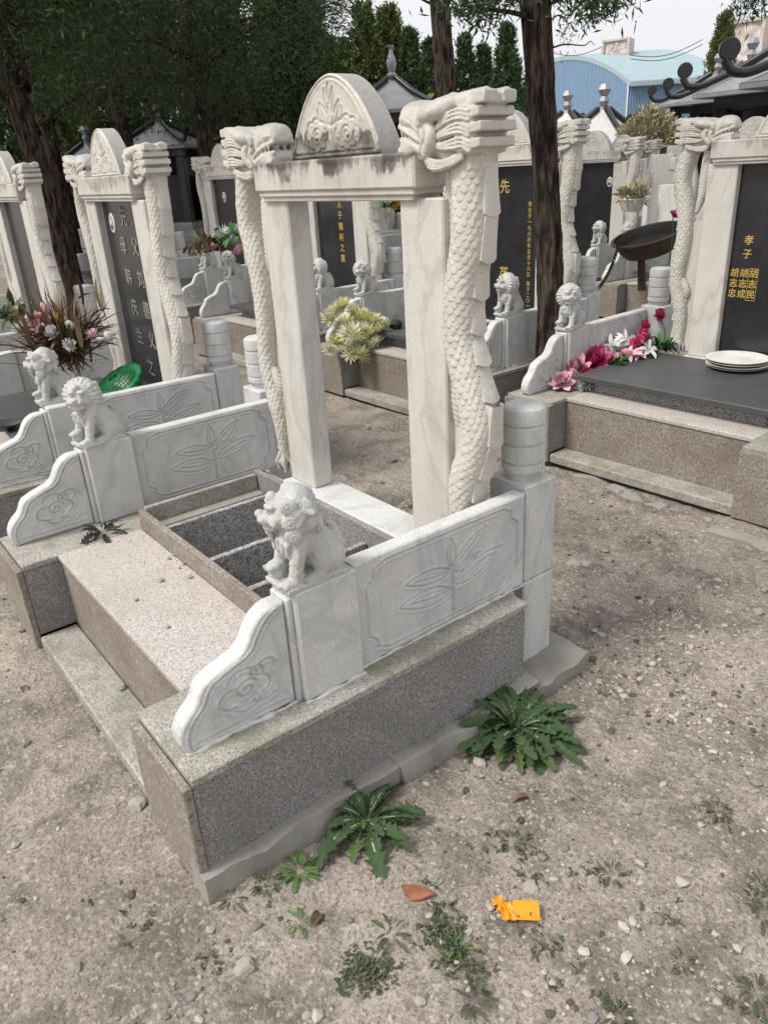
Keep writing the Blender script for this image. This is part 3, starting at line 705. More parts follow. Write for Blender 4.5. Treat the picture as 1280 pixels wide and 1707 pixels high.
# ------------------------------------------------------------------ mesh library of one grave (origin: outer front right corner, on the ground)
LIB = {}
def lib(key, fn, mats):
    if key not in LIB: LIB[key] = fn().build(key, mats)
    return LIB[key]
XC = -.865                                             # mirror plane of the enclosure
def bx(*a, c=.004): return MB().box(*a, c=c)
def rough_block(x0, x1, y0, y1, z0, z1, s=1, amp=.012, n=40):
    """uneven concrete block: a displaced box"""
    m = MB(); 
    def face(o, u, v, nu, nv):
        a, b = np.linspace(0, 1, nu), np.linspace(0, 1, nv); A, B = np.meshgrid(a, b, indexing='ij')
        P = np.array(o) + A[..., None] * np.array(u) + B[..., None] * np.array(v); d = np.stack([fbm(P[..., 0] * 7 + k * 9, P[..., 1] * 7, P[..., 2] * 9, s + k, 3) for k in range(3)], -1)
        m.grid(P + amp * d, True)
    X, Y, Z = x1 - x0, y1 - y0, z1 - z0; k = lambda L: max(4, min(n, int(L / .02)))
    face((x0, y0, z1), (X, 0, 0), (0, Y, 0), k(X), k(Y)); m.f[-1] = (m.f[-1][0][:, ::-1], True, 0)
    face((x1, y0, z0), (0, Y, 0), (0, 0, Z), k(Y), k(Z)); m.f[-1] = (m.f[-1][0][:, ::-1], True, 0)
    face((x0, y0, z0), (X, 0, 0), (0, 0, Z), k(X), k(Z)); m.f[-1] = (m.f[-1][0][:, ::-1], True, 0)
    face((x0, y1, z0), (X, 0, 0), (0, 0, Z), k(X), k(Z)); face((x0, y0, z0), (0, Y, 0), (0, 0, Z), k(Y), k(Z))
    return m
def footing():
    m = rough_block(-.05, .034, -.035, .562, -.04, .068, 3, .017); m.merge(rough_block(-.05, .042, .572, 1.15, -.04, .060, 7, .020))
    return m
def post_foot():
    m = rough_block(-.29, .03, 1.13, 1.40, -.03, .045, 13, .020); return m
def postblock():
    m = MB(); m.box(-.242, -.078, 1.204, 1.345, .03, .356, .006); m.box(-.240, -.080, 1.206, 1.343, .358, .690, .005); return m
def cyl():
    p = []; z = .690; r = .0675
    p += [(.001, z - .004), (.052, z - .004), (.054, z + .010), (.060, z + .018), (r, z + .03)]
    for zg in (.745, .805, .865):
        p += [(r, zg - .012), (r, zg - .0055), (r - .001, zg - .0042), (r - .006, zg - .0022), (r - .006, zg + .0022), (r - .001, zg + .0042), (r, zg + .0055), (r, zg + .012)]
    p += [(r, .905), (r - .003, .916), (r - .012, .923), (.03, .926), (.001, .926)]
    m = MB().lathe(p, 40, ce=(-.160, 1.275, 0)); return m
def lintel():
    m = MB(); m.box(-1.185, -.330, 1.010, 1.135, 1.543, 1.634, .006); m.box(-1.172, -.343, 1.018, 1.132, 1.527, 1.545, .003); m.box(-1.160, -.356, 1.026, 1.130, 1.512, 1.529, .003)
    return m
def pillar(x0, x1): 
    m = MB(); m.box(x0, x1, 1.040, 1.128, .455, 1.518, .005); return m
def ped():
    m = MB(); m.box(-.165, -.052, .352, .540, .352, .676, .006); m.box(-.149, -.068, .336, .353, .352, .66, .004); return m
def mortar_bead(y0, y1, x, r=.007, seed=1):
    n = int((y1 - y0) / .006); t = np.linspace(y0, y1, n)
    return MB().tube(np.stack([x + .004 * noise3(t * 30, t * 0, s=seed), t, .353 + .003 * noise3(t * 50, t * 0, s=seed + 3)], -1), r * (1 + .6 * noise3(t * 40, t * 0, s=seed + 5)), 7)

HEADM = dragon_head()
RB, rc, rn, rL = right_dragon_body(); LB, lc, ln_, lL = left_dragon_body()
def plates_at(c, nx, L, side, yc, r, n, z0=1.575):
    out = []; s = np.linspace(0, L, len(c)); st = .066; 
    for k in range(n):
        q = .160 + k * .106
        if q > L - .02: break
        i = int(np.interp(q, s, np.arange(len(c)))); p = c[i] + nx[i] * side * r; tg = nx[i]
        ang = math.atan2(c[min(i + 1, len(c) - 1)][0] - c[i - 8][0], -(c[min(i + 1, len(c) - 1)][1] - c[i - 8][1]))
        out.append((p[0], yc, p[1], ang))
    return out
RPL = plates_at(rc, rn, rL, 1, 1.095, .050, 11); LPL = plates_at(lc, ln_, lL, -1, 1.095, .040, 10)

_fcurve = None
def text_mesh(key, chars, mat):
    """chars: list of (glyph, x, z, size) on a tablet; built as ONE flat raised inscription"""
    m = MB(); dg = None
    for ch, x, z, sz in chars:
        cu = bpy.data.curves.new('glyph', 'FONT'); cu.body = ch; cu.size = sz; cu.align_x = 'CENTER'; cu.align_y = 'CENTER'; cu.extrude = .0012; cu.resolution_u = 3; cu.offset = sz * .012
        o = bpy.data.objects.new('glyph', cu); COL.objects.link(o); dg = bpy.context.evaluated_depsgraph_get()
        me = o.evaluated_get(dg).to_mesh()
        if len(me.vertices):
            v = np.zeros(len(me.vertices) * 3); me.vertices.foreach_get('co', v); v = v.reshape(-1, 3)
            fs = {}
            for p in me.polygons: fs.setdefault(len(p.vertices), []).append(list(p.vertices))
            v2 = np.stack([v[:, 0] + x, -v[:, 2], v[:, 1] + z], -1); m.add(v2, [np.array(f) for f in fs.values()])
        o.evaluated_get(dg).to_mesh_clear(); bpy.data.objects.remove(o); bpy.data.curves.remove(cu)
    return m.build(key, mat) if m.n else None
def oval(rx, rz, t, n=28):
    a = np.linspace(0, 2 * np.pi, n, endpoint=False); m = MB(); k = np.array([0, .9, 1.0]); yy = np.array([-t, -t, -t * .3])
    P = np.stack([np.stack([rx * q * np.cos(a), np.full(n, y), rz * q * np.sin(a)], -1) for q, y in zip(k, yy)]); P = np.concatenate([P, P[-1:] * np.array([1, 0, 1]) ])
    return m.grid(P, False, False, cv=True)
def bust():
    """the small printed portrait: head and shoulders in flat relief"""
    m = MB(); m.merge(oval(.030, .040, .0012)); h = oval(.011, .014, .0010); m.merge(h, T(0, -.0012, .008), 1); m.merge(oval(.0125, .010, .0006), T(0, -.0010, .016), 2)
    s = oval(.022, .012, .0008); m.merge(s, T(0, -.0011, -.022), 2); return m

def grave(label, loc, rz=0, tablet=None, texts=None, portrait=None, cover=True, scale=(1, 1, 1), group=None, near=True, stele=0.0, name='grave', plates=True):
    g = thing(name, label, 'grave', loc, rz, group, scale)
    P = lambda nm, key, fn, mats, loc=None, par=g, **k: obj(nm, lib(key, fn, mats), par, loc, **k)
    mir = lambda fn: (lambda: mirror_x(fn(), XC))
    # granite base
    for side in (0, 1):
        w = (lambda f: f) if side == 0 else mir
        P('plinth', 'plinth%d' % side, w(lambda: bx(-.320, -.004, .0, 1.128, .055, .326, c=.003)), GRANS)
        P('front_slab', 'frontslab%d' % side, w(lambda: bx(-.322, .004, -.024, -.001, .004, .336, c=.003)), GRANB)
        P('capstone', 'capstone%d' % side, w(lambda: bx(-.324, .003, .001, 1.132, .328, .352, c=.003)), GRANM)
        P('footing', 'footing%d' % side, w(footing), CONC)
        P('post_footing', 'postfoot%d' % side, w(post_foot), CONC, (-.215, 0, 0) if side and not cover else None)
        dx = (-.215, 0, 0) if side and not cover else None      # the open grave's left post stands a little off
        P('corner_post', 'post%d' % side, w(lambda: postblock().merge(cyl())), COOL, dx)
        P('pedestal', 'ped%d' % side, w(ped), COOL)
        pm = lib('lotus', lotus_mesh, COOL); wm = lib('wave', wave_mesh, COOL)
        x = -.106 if side == 0 else 2 * XC + .106
        obj('side_panel', pm, g, (x, 0, 0)); obj('wave_panel', wm, g, (x, 0, 0))
        if near:
            P('mortar_joint', 'mortar%d' % side, w(lambda: mortar_bead(.03, .34, -.076).merge(mortar_bead(.35, .54, -.050, seed=4)).merge(mortar_bead(.54, 1.2, -.077, .005, seed=8))), MORTAR)
    P('bench_front', 'benchfront', lambda: bx(-1.408, -.323, .135, .160, .030, .330, c=.003), GRANB)
    P('bench_slab', 'benchslab', lambda: bx(-1.406, -.325, .128, .452, .331, .353, c=.003), GRANT)
    P('step_slab', 'stepslab', lambda: bx(-1.406, -.325, -.006, .134, .0, .052, c=.006), GRANM)
    P('back_base', 'backbase', lambda: bx(-1.406, -.325, .998, 1.165, .02, .360, c=.003), GRAND)
    P('sill', 'sill', lambda: bx(-1.215, -.240, 1.000, 1.158, .361, .4545, c=.005), COOL)
    if cover:
        P('cover_slab', 'coverslab', lambda: bx(-1.43, -.295, .245, .985, .428, .460, c=.004), SLAB)
        P('cover_frame', 'coverframe', lambda: bx(-1.36, -.37, .325, .97, .350, .427, c=.003), GRAND)
    else:
        P('vault_board', 'boardf', lambda: bx(-1.405, -.326, .453, .476, .10, .432, c=.003), GRANB)
        P('vault_board', 'boardl', lambda: bx(-1.405, -1.382, .478, .972, .10, .440, c=.003), GRANM)
        P('vault_board', 'boardr', lambda: bx(-.349, -.326, .478, .972, .10, .440, c=.003), GRANM)
        P('vault_board', 'boardb', lambda: bx(-1.405, -.326, .974, .996, .10, .452, c=.003), GRANS)
        P('vault_ledge', 'ledge', lambda: bx(-1.380, -1.325, .480, .970, .10, .372, c=.003), CONC)
        for x in (-1.235, -.895, -.62): P('vault_partition', 'part%d' % (x * 100), (lambda x=x: bx(x - .012, x + .012, .480, .970, .10, .402 if x < -1 else .392, c=.002)), GRAND)
        P('vault_floor', 'vfloor', lambda: bx(-1.38, -.35, .478, .972, .08, .099, c=.002), GRAND)
    # stele
    st = g
    P('pillar', 'pillarl', lambda: pillar(-1.203, -1.03), WARM); P('pillar', 'pillarr', lambda: pillar(-.432, -.252), WARM)
    o = P('lintel', 'lintel', lintel, WARMM, mat=None if not cover else WARMC); P('arch_crown', 'arch', arch_mesh, [ARCHM, RIMM], mat=None if not cover else ARCHC)
    for side in (0, 1):
        d = P('dragon', 'dragon%d' % side, (lambda: RB) if side == 0 else (lambda: LB), DRAG)
        if side == 0: obj('dragon_head', lib('dhead0', lambda: HEADM, DRAG), d, (-.138, 1.078, 1.585))
        else: obj('dragon_head', lib('dhead1', lambda: mirror_x(HEADM), DRAG), d, (-1.362, 1.078, 1.585))
        if plates:
            for (x, y, z, a) in (RPL if side == 0 else LPL):
                obj('back_plate', lib('bplate%d' % side, plate_mesh if side == 0 else (lambda: mirror_x(plate_mesh())), DRAG), d, (x, y, z), (0, -a, 0))
    if tablet:
        t = P('tablet', 'tablet', lambda: bx(-1.032, -.430, 1.082, 1.120, .456, 1.516, c=.003), BLACK)
        if texts:
            for key, mat, chars in texts:
                big = [c for c in chars if c[3] >= .05]; small = [c for c in chars if c[3] < .05]
                for c in big:
                    me = text_mesh('character', [(c[0], 0, 0, c[3])], mat)
                    if me: obj('character', me, t, (c[1], 1.0795, c[2]))
                if small:
                    o = obj('small_inscription', text_mesh('small_inscription', small, mat), t, (0, 1.0795, 0)); o['kind'] = 'stuff'
        if portrait:
            fr = obj('portrait_frame', lib('pframe', lambda: oval(.040, .054, .006), CERA), t, (portrait[0], 1.081, portrait[1]))
            o = obj('portrait', lib('pbust', bust, [PHOTO, CERA, PHDK]), t, (portrait[0], 1.0745, portrait[1]))
    return g
def box_outline(g, x0, x1, z0, z1):
    m = MB(); w = .0022
    m.box(x0, x1, -.001, .001, z1 - w, z1, .0003).box(x0, x1, -.001, .001, z0, z0 + w, .0003).box(x0, x0 + w, -.001, .001, z0 + w + .0002, z1 - w - .0002, .0003).box(x1 - w, x1, -.001, .001, z0 + w + .0002, z1 - w - .0002, .0003)
    t = [c for c in g.children if c.name.startswith('tablet')][0]; o = obj('gold_border', m.build('gold_border', GOLD), t, (0, 1.0795, 0)); return o
def rot_loc(v0, v1, a):
    c, s = math.cos(a), math.sin(a); return (v0 - .865 + c * .865 + s * .6, v1 + .6 + s * .865 - c * .6, 0)

def col_text(s, x, z0, dz, sz): return [(ch, x, z0 - i * dz, sz) for i, ch in enumerate(s)]
ROW = 'white dragon-pillar graves'
GR = {}
GR['A'] = grave('closest white marble grave with an open granite vault and no tablet between its pillars', (0, 0, 0), cover=False, group=ROW)
GR['B'] = grave('white grave left of the empty one, tablet with faded grey characters, dried bouquet before it', rot_loc(-2.215, .094, -.037), -.037, True,
    [('b', GREY, [('先', -.70, 1.43, .105)] + col_text('母韩庆兰', -.79, 1.28, .165, .10) + col_text('父刘德义', -.60, 1.28, .165, .10) + [('之', -.70, .62, .11)])], (-.90, 1.40), group=ROW)
GR['C'] = grave('white grave cut by the left edge of the photo, with a brownish tablet', rot_loc(-4.484, .138, 0), 0, True, [('c', BRWN, col_text('之墓', -.60, 1.1, .2, .09))], group=ROW)
GR['G'] = grave('white grave at the right edge with stacked plates on its dark slab', rot_loc(.06, 2.831, .035), .035, True,
    [('g', GOLD, col_text('孝子', -.935, 1.12, .072, .054) + col_text('胡志忠', -.992, .945, .057, .050) + col_text('胡志成', -.938, .945, .057, .050) + col_text('胡志民', -.884, .945, .057, .050)),], group=ROW)
box_outline(GR['G'], -.912, -.857, .800, .975)
GR['F'] = grave('white grave half hidden by the near trunk, black tablet with small gold dates', rot_loc(-1.98, 2.844, .007), .007, True,
    [('f', GOLD, [('先', -.765, 1.38, .095), ('英', -.765, .80, .095)] + col_text('母生于一九六四年五月十六日', -.525, 1.27, .0385, .034) + col_text('殁于二〇一九年七月', -.525, .745, .0385, .034))], scale=(1, 1, 1.03), group=ROW)
GR['E'] = grave('white grave seen through the empty arch, black tablet with one gold column', rot_loc(-4.06, 2.786, .027), .027, True,
    [('e', GOLD, col_text('大人于德利之墓', -.67, 1.375, .092, .070))], scale=(1, 1, 1.02), group=ROW)
GR['D'] = grave('white grave with an oval portrait and a pink rose wreath in front', rot_loc(-6.444, 2.938, 0), 0, True, [], (-.80, 1.33), scale=(1, 1, 1.04), group=ROW)
GR['D2'] = grave('distant white grave showing just right of the leftmost dragon pillar', (-8.75, 2.85, 0), 0, True, [], scale=(1, 1, 1.04), group=ROW, near=False)
GR['H'] = grave('white third row grave with an oval portrait, right behind the near cypress trunk', (-4.12, 6.60, 0), 0, True, [], (-.50, 1.30), scale=(1, 1, 1.0), group=ROW, near=False)
GR['I'] = grave('white grave in the third row that the rusty incense bowl stands on', (-2.18, 6.55, 0), 0, True, [], group=ROW, near=False)
GR['J'] = grave('white third row grave glimpsed past the right side of the empty arch', (-6.45, 6.6, 0), 0, True, [], group=ROW, near=False)
GR['K'] = grave('small far white grave in the fourth row, left of the potted shrub', (-5.75, 9.4, 0), 0, True, [], group=ROW, near=False)
GR['L'] = grave('small far white grave in the third row, left of the rose wreath', (-8.6, 6.6, 0), 0, True, [], group=ROW, near=False)

# lions, one on each pedestal
LM = {('curl', 1): lion(.0019, 'curl', R(-32)).build('lion_curl_right', LIONM), ('ruff', -1): lion(.0022, 'ruff', R(38)).build('lion_ruff_left', LIONM)}
_rl = lion(.0034, 'ruff', R(-20)); LM[('ruff', 1)] = _rl.build('lion_ruff_right', LIONM)
def put_lion(gk, side, label, style='ruff', dz=0.0, dx=0.0, rz=0.0):
    g = GR[gk]; mw = Matrix.Translation(g.location) @ Matrix.Rotation(g.rotation_euler.z, 4, 'Z')
    x = -.110 if side > 0 else 2 * XC + .110
    p = mw @ Vector((x + dx, .432, .676 * g.scale[2]))
    o = obj('stone_lion', LM[(style, side)], None, p, (0, 0, g.rotation_euler.z + rz)); tag(o, label, 'lion statue', 'stone guardian lions'); return o
put_lion('A', 1, 'largest stone lion, snail curls on its mane, on the empty grave right pedestal', 'curl')
put_lion('A', -1, 'stone lion with a ruffed mane on the left pedestal of the empty grave, mouth showing', rz=R(12))
put_lion('B', 1, 'stone lion seen from its side below the dried bouquet, left of the ruffed one', 'curl', dx=-.05)
put_lion('G', -1, 'stone lion facing the viewer above the pink and white flowers, right of the cypress trunk', rz=R(6))
put_lion('F', 1, 'stone lion in profile left of the cypress trunk, in front of the dated tablet')
put_lion('F', -1, 'stone lion facing the viewer right above the pale yellow chrysanthemums')
put_lion('E', 1, 'stone lion in profile beside the empty arch left pillar, behind the chrysanthemums')
put_lion('E', -1, 'small stone lion just below the pink rose wreath, on the nearer of two adjoining pedestals')
put_lion('D', 1, 'small stone lion left of the pink rose wreath, on the farther of two adjoining pedestals')
put_lion('D2', 1, 'tiny stone lion behind the far left grave, left one of a close pair', 'ruff')
put_lion('D', -1, 'tiny stone lion behind the far left grave, right one of a close pair')
put_lion('H', 1, 'small stone lion behind the dragon pillar that stands right of the cypress trunk', rz=R(6))
put_lion('I', -1, 'small stone lion half hidden by the rim of the rusty incense bowl')

# ------------------------------------------------------------------ trees
def leaf_cards(C, D, ln, wd, tint, rng):
    """many narrow leaf-sized quads at points C pointing along D"""
    n = len(C); D = D / (np.linalg.norm(D, axis=1)[:, None] + 1e-9); r = rng.normal(size=(n, 3)); S = np.cross(D, r); S /= np.linalg.norm(S, axis=1)[:, None] + 1e-9
    ln = ln * rng.uniform(.6, 1.35, n)[:, None]; wd = wd * rng.uniform(.6, 1.3, n)[:, None]
    P = np.stack([C - S * wd * .5, C + D * ln * .55 - S * wd, C + D * ln, C + D * ln * .45 + S * wd], 1)
    m = MB().add(P.reshape(-1, 3), np.arange(4 * n).reshape(n, 4), False); m.uv = np.repeat(tint, 4); return m
def conifer_crown(seed, n, Rr, H, z0=.25, ln=.22, wd=.035, power=.75, nt=1):
    """upright spray foliage: leaders, ragged outline, gaps between the sprays"""
    rng = np.random.default_rng(seed); Cs, Ds, Ts = [], [], []
    nc = max(40, n // 42)
    for i in range(nc):
        q = rng.uniform(0, 1) ** .85; zc = z0 + (H * .93 - z0) * q; a = rng.uniform(0, 2 * np.pi)
        rad = Rr * (1 - q) ** power * (.86 + .30 * math.sin(a * 3 + seed + q * 7)) + .05
        rr = rad * rng.uniform(.45, 1.0) ** .5; c = np.array([rr * math.cos(a), rr * math.sin(a), zc]); k = n // nc
        up = np.array([.45 * math.cos(a), .45 * math.sin(a), 1.0]); t = rng.beta(1.2, 1.6, k)[:, None]
        L = (.3 + .7 * (1 - q)) * H * .10
        Cs.append(c + up * t * L + rng.normal(size=(k, 3)) * .055 * (1.1 - t) * (Rr + .5)); Ds.append(up + rng.normal(size=(k, 3)) * .55)
        Ts.append(np.clip(rng.normal(.45, .28) + rng.normal(0, .16, k), 0, .97))
    return leaf_cards(np.concatenate(Cs), np.concatenate(Ds), ln, wd, np.concatenate(Ts), rng)
def broad_crown(seed, n, rad, zc, hz, ln=.10, wd=.02, hang=.25, hole=.75):
    """spreading pine crown: clumped sprays round many limb ends with gaps in between"""
    rng = np.random.default_rng(seed); Cs, Ds, Ts = [], [], []; nc = max(60, n // 75)
    for i in range(nc):
        v = rng.normal(size=3); v /= np.linalg.norm(v); q = rng.uniform(.25, 1) ** .45
        c = np.array([v[0] * rad * q, v[1] * rad * q, zc + v[2] * hz * q])
        if fbm(c[0] * .7 + seed, c[1] * .7, c[2] * .9, 5, 2) > hole: continue
        k = n // nc; s = rng.uniform(.22, .48); d = np.array([v[0], v[1], .25 - hang])
        Cs.append(c + rng.normal(size=(k, 3)) * np.array([s, s, s * .55])); Ds.append(d + rng.normal(size=(k, 3)) * .8)
        Ts.append(np.clip(rng.normal(.42, .3) + rng.normal(0, .18, k), 0, .97))
    return leaf_cards(np.concatenate(Cs), np.concatenate(Ds), ln, wd, np.concatenate(Ts), rng)
def trunk_mesh(path, rad, n=150, m=44, rough=1.0):
    path = np.asarray(path, float); c, L = resample(path, n); s = np.linspace(0, L, n); r = np.interp(s / L, np.linspace(0, 1, len(rad)), rad)
    th = np.linspace(0, 2 * np.pi, m, endpoint=False); S, A = np.meshgrid(s, th, indexing='ij')
    fl = 1 - np.abs(noise3(np.cos(A) * 4.2, np.sin(A) * 4.2, S * 3.6, 3)); rr = r[:, None] * (.86 + rough * (.20 * fl ** 1.5 + .05 * noise3(np.cos(A) * 9, np.sin(A) * 9, S * 9, 6) + .05 * noise3(np.cos(A) * 1.5, np.sin(A) * 1.5, S * 1.2, 8)))
    P = np.stack([c[:, 0][:, None] + rr * np.cos(A), c[:, 1][:, None] + rr * np.sin(A), c[:, 2][:, None] + 0 * A], -1)
    return MB().grid(P, True, False, cv=True)
def limb(p, rad, n=7):
    p = bez3(p, 16); t = np.linspace(0, 1, 16); p = p + .03 * np.stack([noise3(t * 6, t * 0 + p[0, 0] * 9, s=k) for k in range(3)], -1) * t[:, None]
    return MB().tube(p, np.linspace(rad, rad * .25, 16), n, caps=False)
def pxpath(pts, D): return [tuple(atd(u, v, D)) for u, v in pts]

# the cypress trunk that stands between the two right-hand graves of the second row
TD = 5.02; b0 = atd(908, 565, TD); tp = pxpath([(918, 560), (915, 420), (909, 280), (900, 130), (891, 0)], TD)
tr = thing('cypress_tree', 'nearest tree, a rough reddish brown cypress trunk crossing the whole upper right of the photo', 'tree', (b0.x, b0.y, 0), group='trees')
o0 = np.array([b0.x, b0.y, 0]); tp = [np.array(p) - o0 for p in tp]; top = tp[-1] + (tp[-1] - tp[-2]) * 3.2
obj('trunk', trunk_mesh([np.array([.03, .02, -.05]), np.array([.012, .01, .28])] + tp + [top], [.112, .090, .082, .080, .079, .080, .082, .078, .055], 300, 72).build('trunk', BARK), tr)
rel = lambda u, v, D: np.array(atd(u, v, D)) - o0
t0 = tp[-1]
for pts, r in (([rel(888, 28, TD), rel(850, 18, 4.9), rel(805, 14, 4.8), rel(770, 22, 4.7)], .016), ([rel(885, 5, TD), rel(850, -30, 4.9), rel(800, -15, 4.8), rel(780, 5, 4.8)], .014),
               ([rel(905, 12, TD), rel(940, -8, 5.0), rel(985, -5, 4.95), rel(1020, 10, 4.9)], .013), ([rel(908, 85, TD), rel(935, 72, 5.0), rel(975, 77, 4.95), rel(998, 73, 4.9)], .006),
               ([rel(905, 45, TD), rel(930, 20, 5.1), rel(950, 40, 5.05), rel(945, 60, 5.0)], .005), ([t0 + [0, 0, .5], t0 + [.6, .3, .9], t0 + [1.3, .4, 1.0]], .03), ([t0 + [0, 0, .9], t0 + [-.7, -.2, 1.3], t0 + [-1.4, .1, 1.4]], .03)):
    obj('branch', limb(pts, r).build('branch', BARK), tr)
rng = np.random.default_rng(5)
def sprays(cs, n, sx, sz, ln, wd, hang):
    C, Dd, Tt = [], [], []
    for c in cs:
        C.append(np.array(c) + rng.normal(size=(n, 3)) * [sx, sx, sz]); Dd.append(np.array([0, 0, -hang]) + rng.normal(size=(n, 3)) * .8); Tt.append(np.clip(rng.normal(.35, .2) + rng.normal(0, .15, n), 0, .97))
    return leaf_cards(np.concatenate(C), np.concatenate(Dd), ln, wd, np.concatenate(Tt), rng)
cs = [rel(u, v, D) for u, v, D in ((800, 14, 4.8), (785, 2, 4.75), (815, -5, 4.8), (840, -8, 4.85), (765, 5, 4.7), (862, -14, 4.9), (960, -8, 4.95), (985, 2, 4.95), (1005, 12, 4.9), (1018, -6, 4.9), (980, 22, 4.9), (940, -15, 5.0), (800, 28, 4.8))]
m1 = sprays(cs, 130, .075, .035, .055, .006, .35); m2 = sprays([rel(u, v, 5.0) for u, v in ((945, 48), (940, 62), (952, 40), (936, 30))], 26, .03, .05, .03, .003, .6)
bc = broad_crown(31, 15000, 2.0, 5.2, 1.5, .07, .010); u = np.concatenate([m1.uv, m2.uv, bc.uv]); m1.merge(m2).merge(bc, T(0, .3, 0)); m1.uv = u
obj('crown', m1.build('crown', TREEM), tr)
rt = thing('cypress_tree', 'tree off the right edge, only its hanging needle twigs show at the top corner', 'tree', tuple(atd(1420, 300, 6.5).xy) + (0,), group='trees')
ro = np.array(rt.location); obj('trunk', trunk_mesh([(0, 0, -.05), (.03, 0, 2), (.05, .05, 6)], [.14, .12, .08], 80, 24).build('trunk', BARK), rt)
q = [np.array(atd(1330, -60, 6.3)) - ro, np.array(atd(1285, -18, 6.2)) - ro, np.array(atd(1255, 5, 6.2)) - ro]; obj('branch', limb([(0.03, 0, 3.0)] + q, .022).build('branch', BARK), rt)
m1 = sprays([np.array(atd(u_, v_, 6.2)) - ro for u_, v_ in ((1232, 8), (1245, 22), (1262, 6), (1270, -8), (1240, -8), (1285, -20), (1300, -40))], 70, .05, .04, .05, .005, .6)
bc = broad_crown(33, 6000, 1.7, 5.3, 1.3, .08, .012); u = np.concatenate([m1.uv, bc.uv]); m1.merge(bc); m1.uv = u; obj('crown', m1.build('crown', TREEM), rt)
# second bare trunk
t2 = thing('pine_tree', 'dark slender pine trunk rising straight behind the right dragon head of the empty grave', 'tree', tuple(atd(748, 280, 10.2).xy) + (0,), group='trees'); o2 = np.array(t2.location)
pp = [np.array(p) - o2 for p in pxpath([(748, 270), (743, 150), (735, 40), (731, -20)], 10.2)]
obj('trunk', trunk_mesh([np.array([.03, 0, -.1])] + pp + [pp[-1] + (pp[-1] - pp[-2]) * 2.5], [.16, .135, .13, .12, .11, .07], 130, 36).build('trunk', BARK), t2)
for a, b in (((733, 15), (690, -5)), ((738, 35), (752, 28))): obj('branch', limb([np.array(atd(*a, 10.2)) - o2, np.array(atd((a[0] + b[0]) / 2, (a[1] + b[1]) / 2 - 3, 10.2)) - o2, np.array(atd(*b, 10.2)) - o2], .022, 6).build('branch', BARK), t2)
obj('crown', broad_crown(41, 9000, 2.2, 6.4, 1.6, .12, .02).build('crown', TREEM), t2)

# dark spreading pines on the left
BC = [broad_crown(s, 48000, 2.9, 5.2, 2.75, .105, .012, .3, .85).build('crown', TREEM) for s in (51, 52)]
def limbs_for(seed, z0, z1, reach, r):
    rg = np.random.default_rng(seed); m = MB()
    for i in range(16):
        a = rg.uniform(0, 6.28); z = rg.uniform(z0, z1); q = reach * rg.uniform(.6, 1.1)
        m.merge(limb([(0, 0, z), (q * .4 * math.cos(a), q * .4 * math.sin(a), z + .18 * q), (q * math.cos(a), q * math.sin(a), z + rg.uniform(.1, .5) * q)], r * rg.uniform(.5, 1), 6))
    return m
LIMB = [limbs_for(s, 2.2, 4.6, 2.4, .055).build('limbs', BARK) for s in (1, 2)]
TRK = [trunk_mesh([(0, 0, -.1), (.04, .0, 1.5), (.0, .05, 3), (.08, .0, 7)], [.20, .16, .145, .06], 120, 36).build('trunk', BARK), trunk_mesh([(0, 0, -.1), (-.05, .02, 1.5), (-.2, .05, 3), (-.35, .0, 7)], [.20, .135, .12, .05], 140, 44).build('trunk', BARK)]
for i, (u_, D, k, s, rz, lab) in enumerate((
    (78, 11.5, 1, 1.0, 1.2, 'thick dark pine with leaning trunk at the far left, behind the leftmost graves'),
    (352, 15.5, 0, 1.0, 2.4, 'dark pine whose thin trunk shows between two black roofed tombs, left of the arch'),
    (215, 19.0, 0, 1.12, .3, 'dark spreading pine between the two trunks on the left'),
    (-90, 13.0, 0, 1.05, 4.1, 'dark pine filling the top left corner of the photo'),
    (392, 21.5, 1, 1.05, 5.2, 'dark broad pine directly above the left dragon head of the empty grave'),
    (95, 22.0, 1, 1.2, 3.3, 'dark pine farther back behind the leaning pine on the left'))):
    p = atd(u_, 290, D); t = thing('pine_tree', lab, 'tree', (p.x, p.y, 0), rz, 'trees', s)
    obj('trunk', TRK[k], t); obj('limbs', LIMB[i % 2], t); c = obj('crown', BC[i % 2], t, (0, 0, 0 if i else .1))
# upright conifers
CC = [conifer_crown(61, 17000, 1.75, 7.4, .2, .20, .030, 1.15).build('crown', CONIM), conifer_crown(62, 15000, 1.45, 7.0, .2, .19, .028, 1.2).build('crown', CONIM), conifer_crown(63, 12000, 1.3, 6.5, .2, .19, .028, 1.15).build('crown', CONIY)]
CT = trunk_mesh([(0, 0, -.1), (0, .03, 3), (0, 0, 5.6)], [.13, .09, .02], 60, 20).build('trunk', BARK)
con = [(505, 17.5, -75, 0, 1.1, 'large dense conifer cut by the top edge, left of the pale sky'),
    (585, 33, 56, 2, 1.35, 'conifer just left of the tallest pair above the arch crown'), (618, 30, -8, 2, 1.25, 'ragged tall yellowish conifer above the arch crown, left one of the tall pair'), (655, 31, -4, 2, 1.3, 'ragged tall conifer above the arch crown, right one of the tall pair'),
    (690, 30, 34, 0, 1.1, 'conifer just left of the slender bare trunk'), (722, 34, 52, 1, 1.3, 'conifer behind the slender bare trunk'), (775, 27, 44, 0, 1, 'dark green conifer just right of the slender bare trunk'), (806, 28, 62, 1, 1, 'narrow conifer between the two dark green pointed ones'),
    (843, 25, 26, 0, 1, 'sharply pointed dark conifer just left of the near cypress trunk'), (880, 30, 110, 1, 1, 'low conifer behind the near cypress trunk'), (1183, 33, 12, 2, 1.0, 'lone pointed conifer above the black roof scrolls on the right'),
    (560, 24, 48, 2, 1.1, 'conifer left of the pale sky, beside the large dense one')]
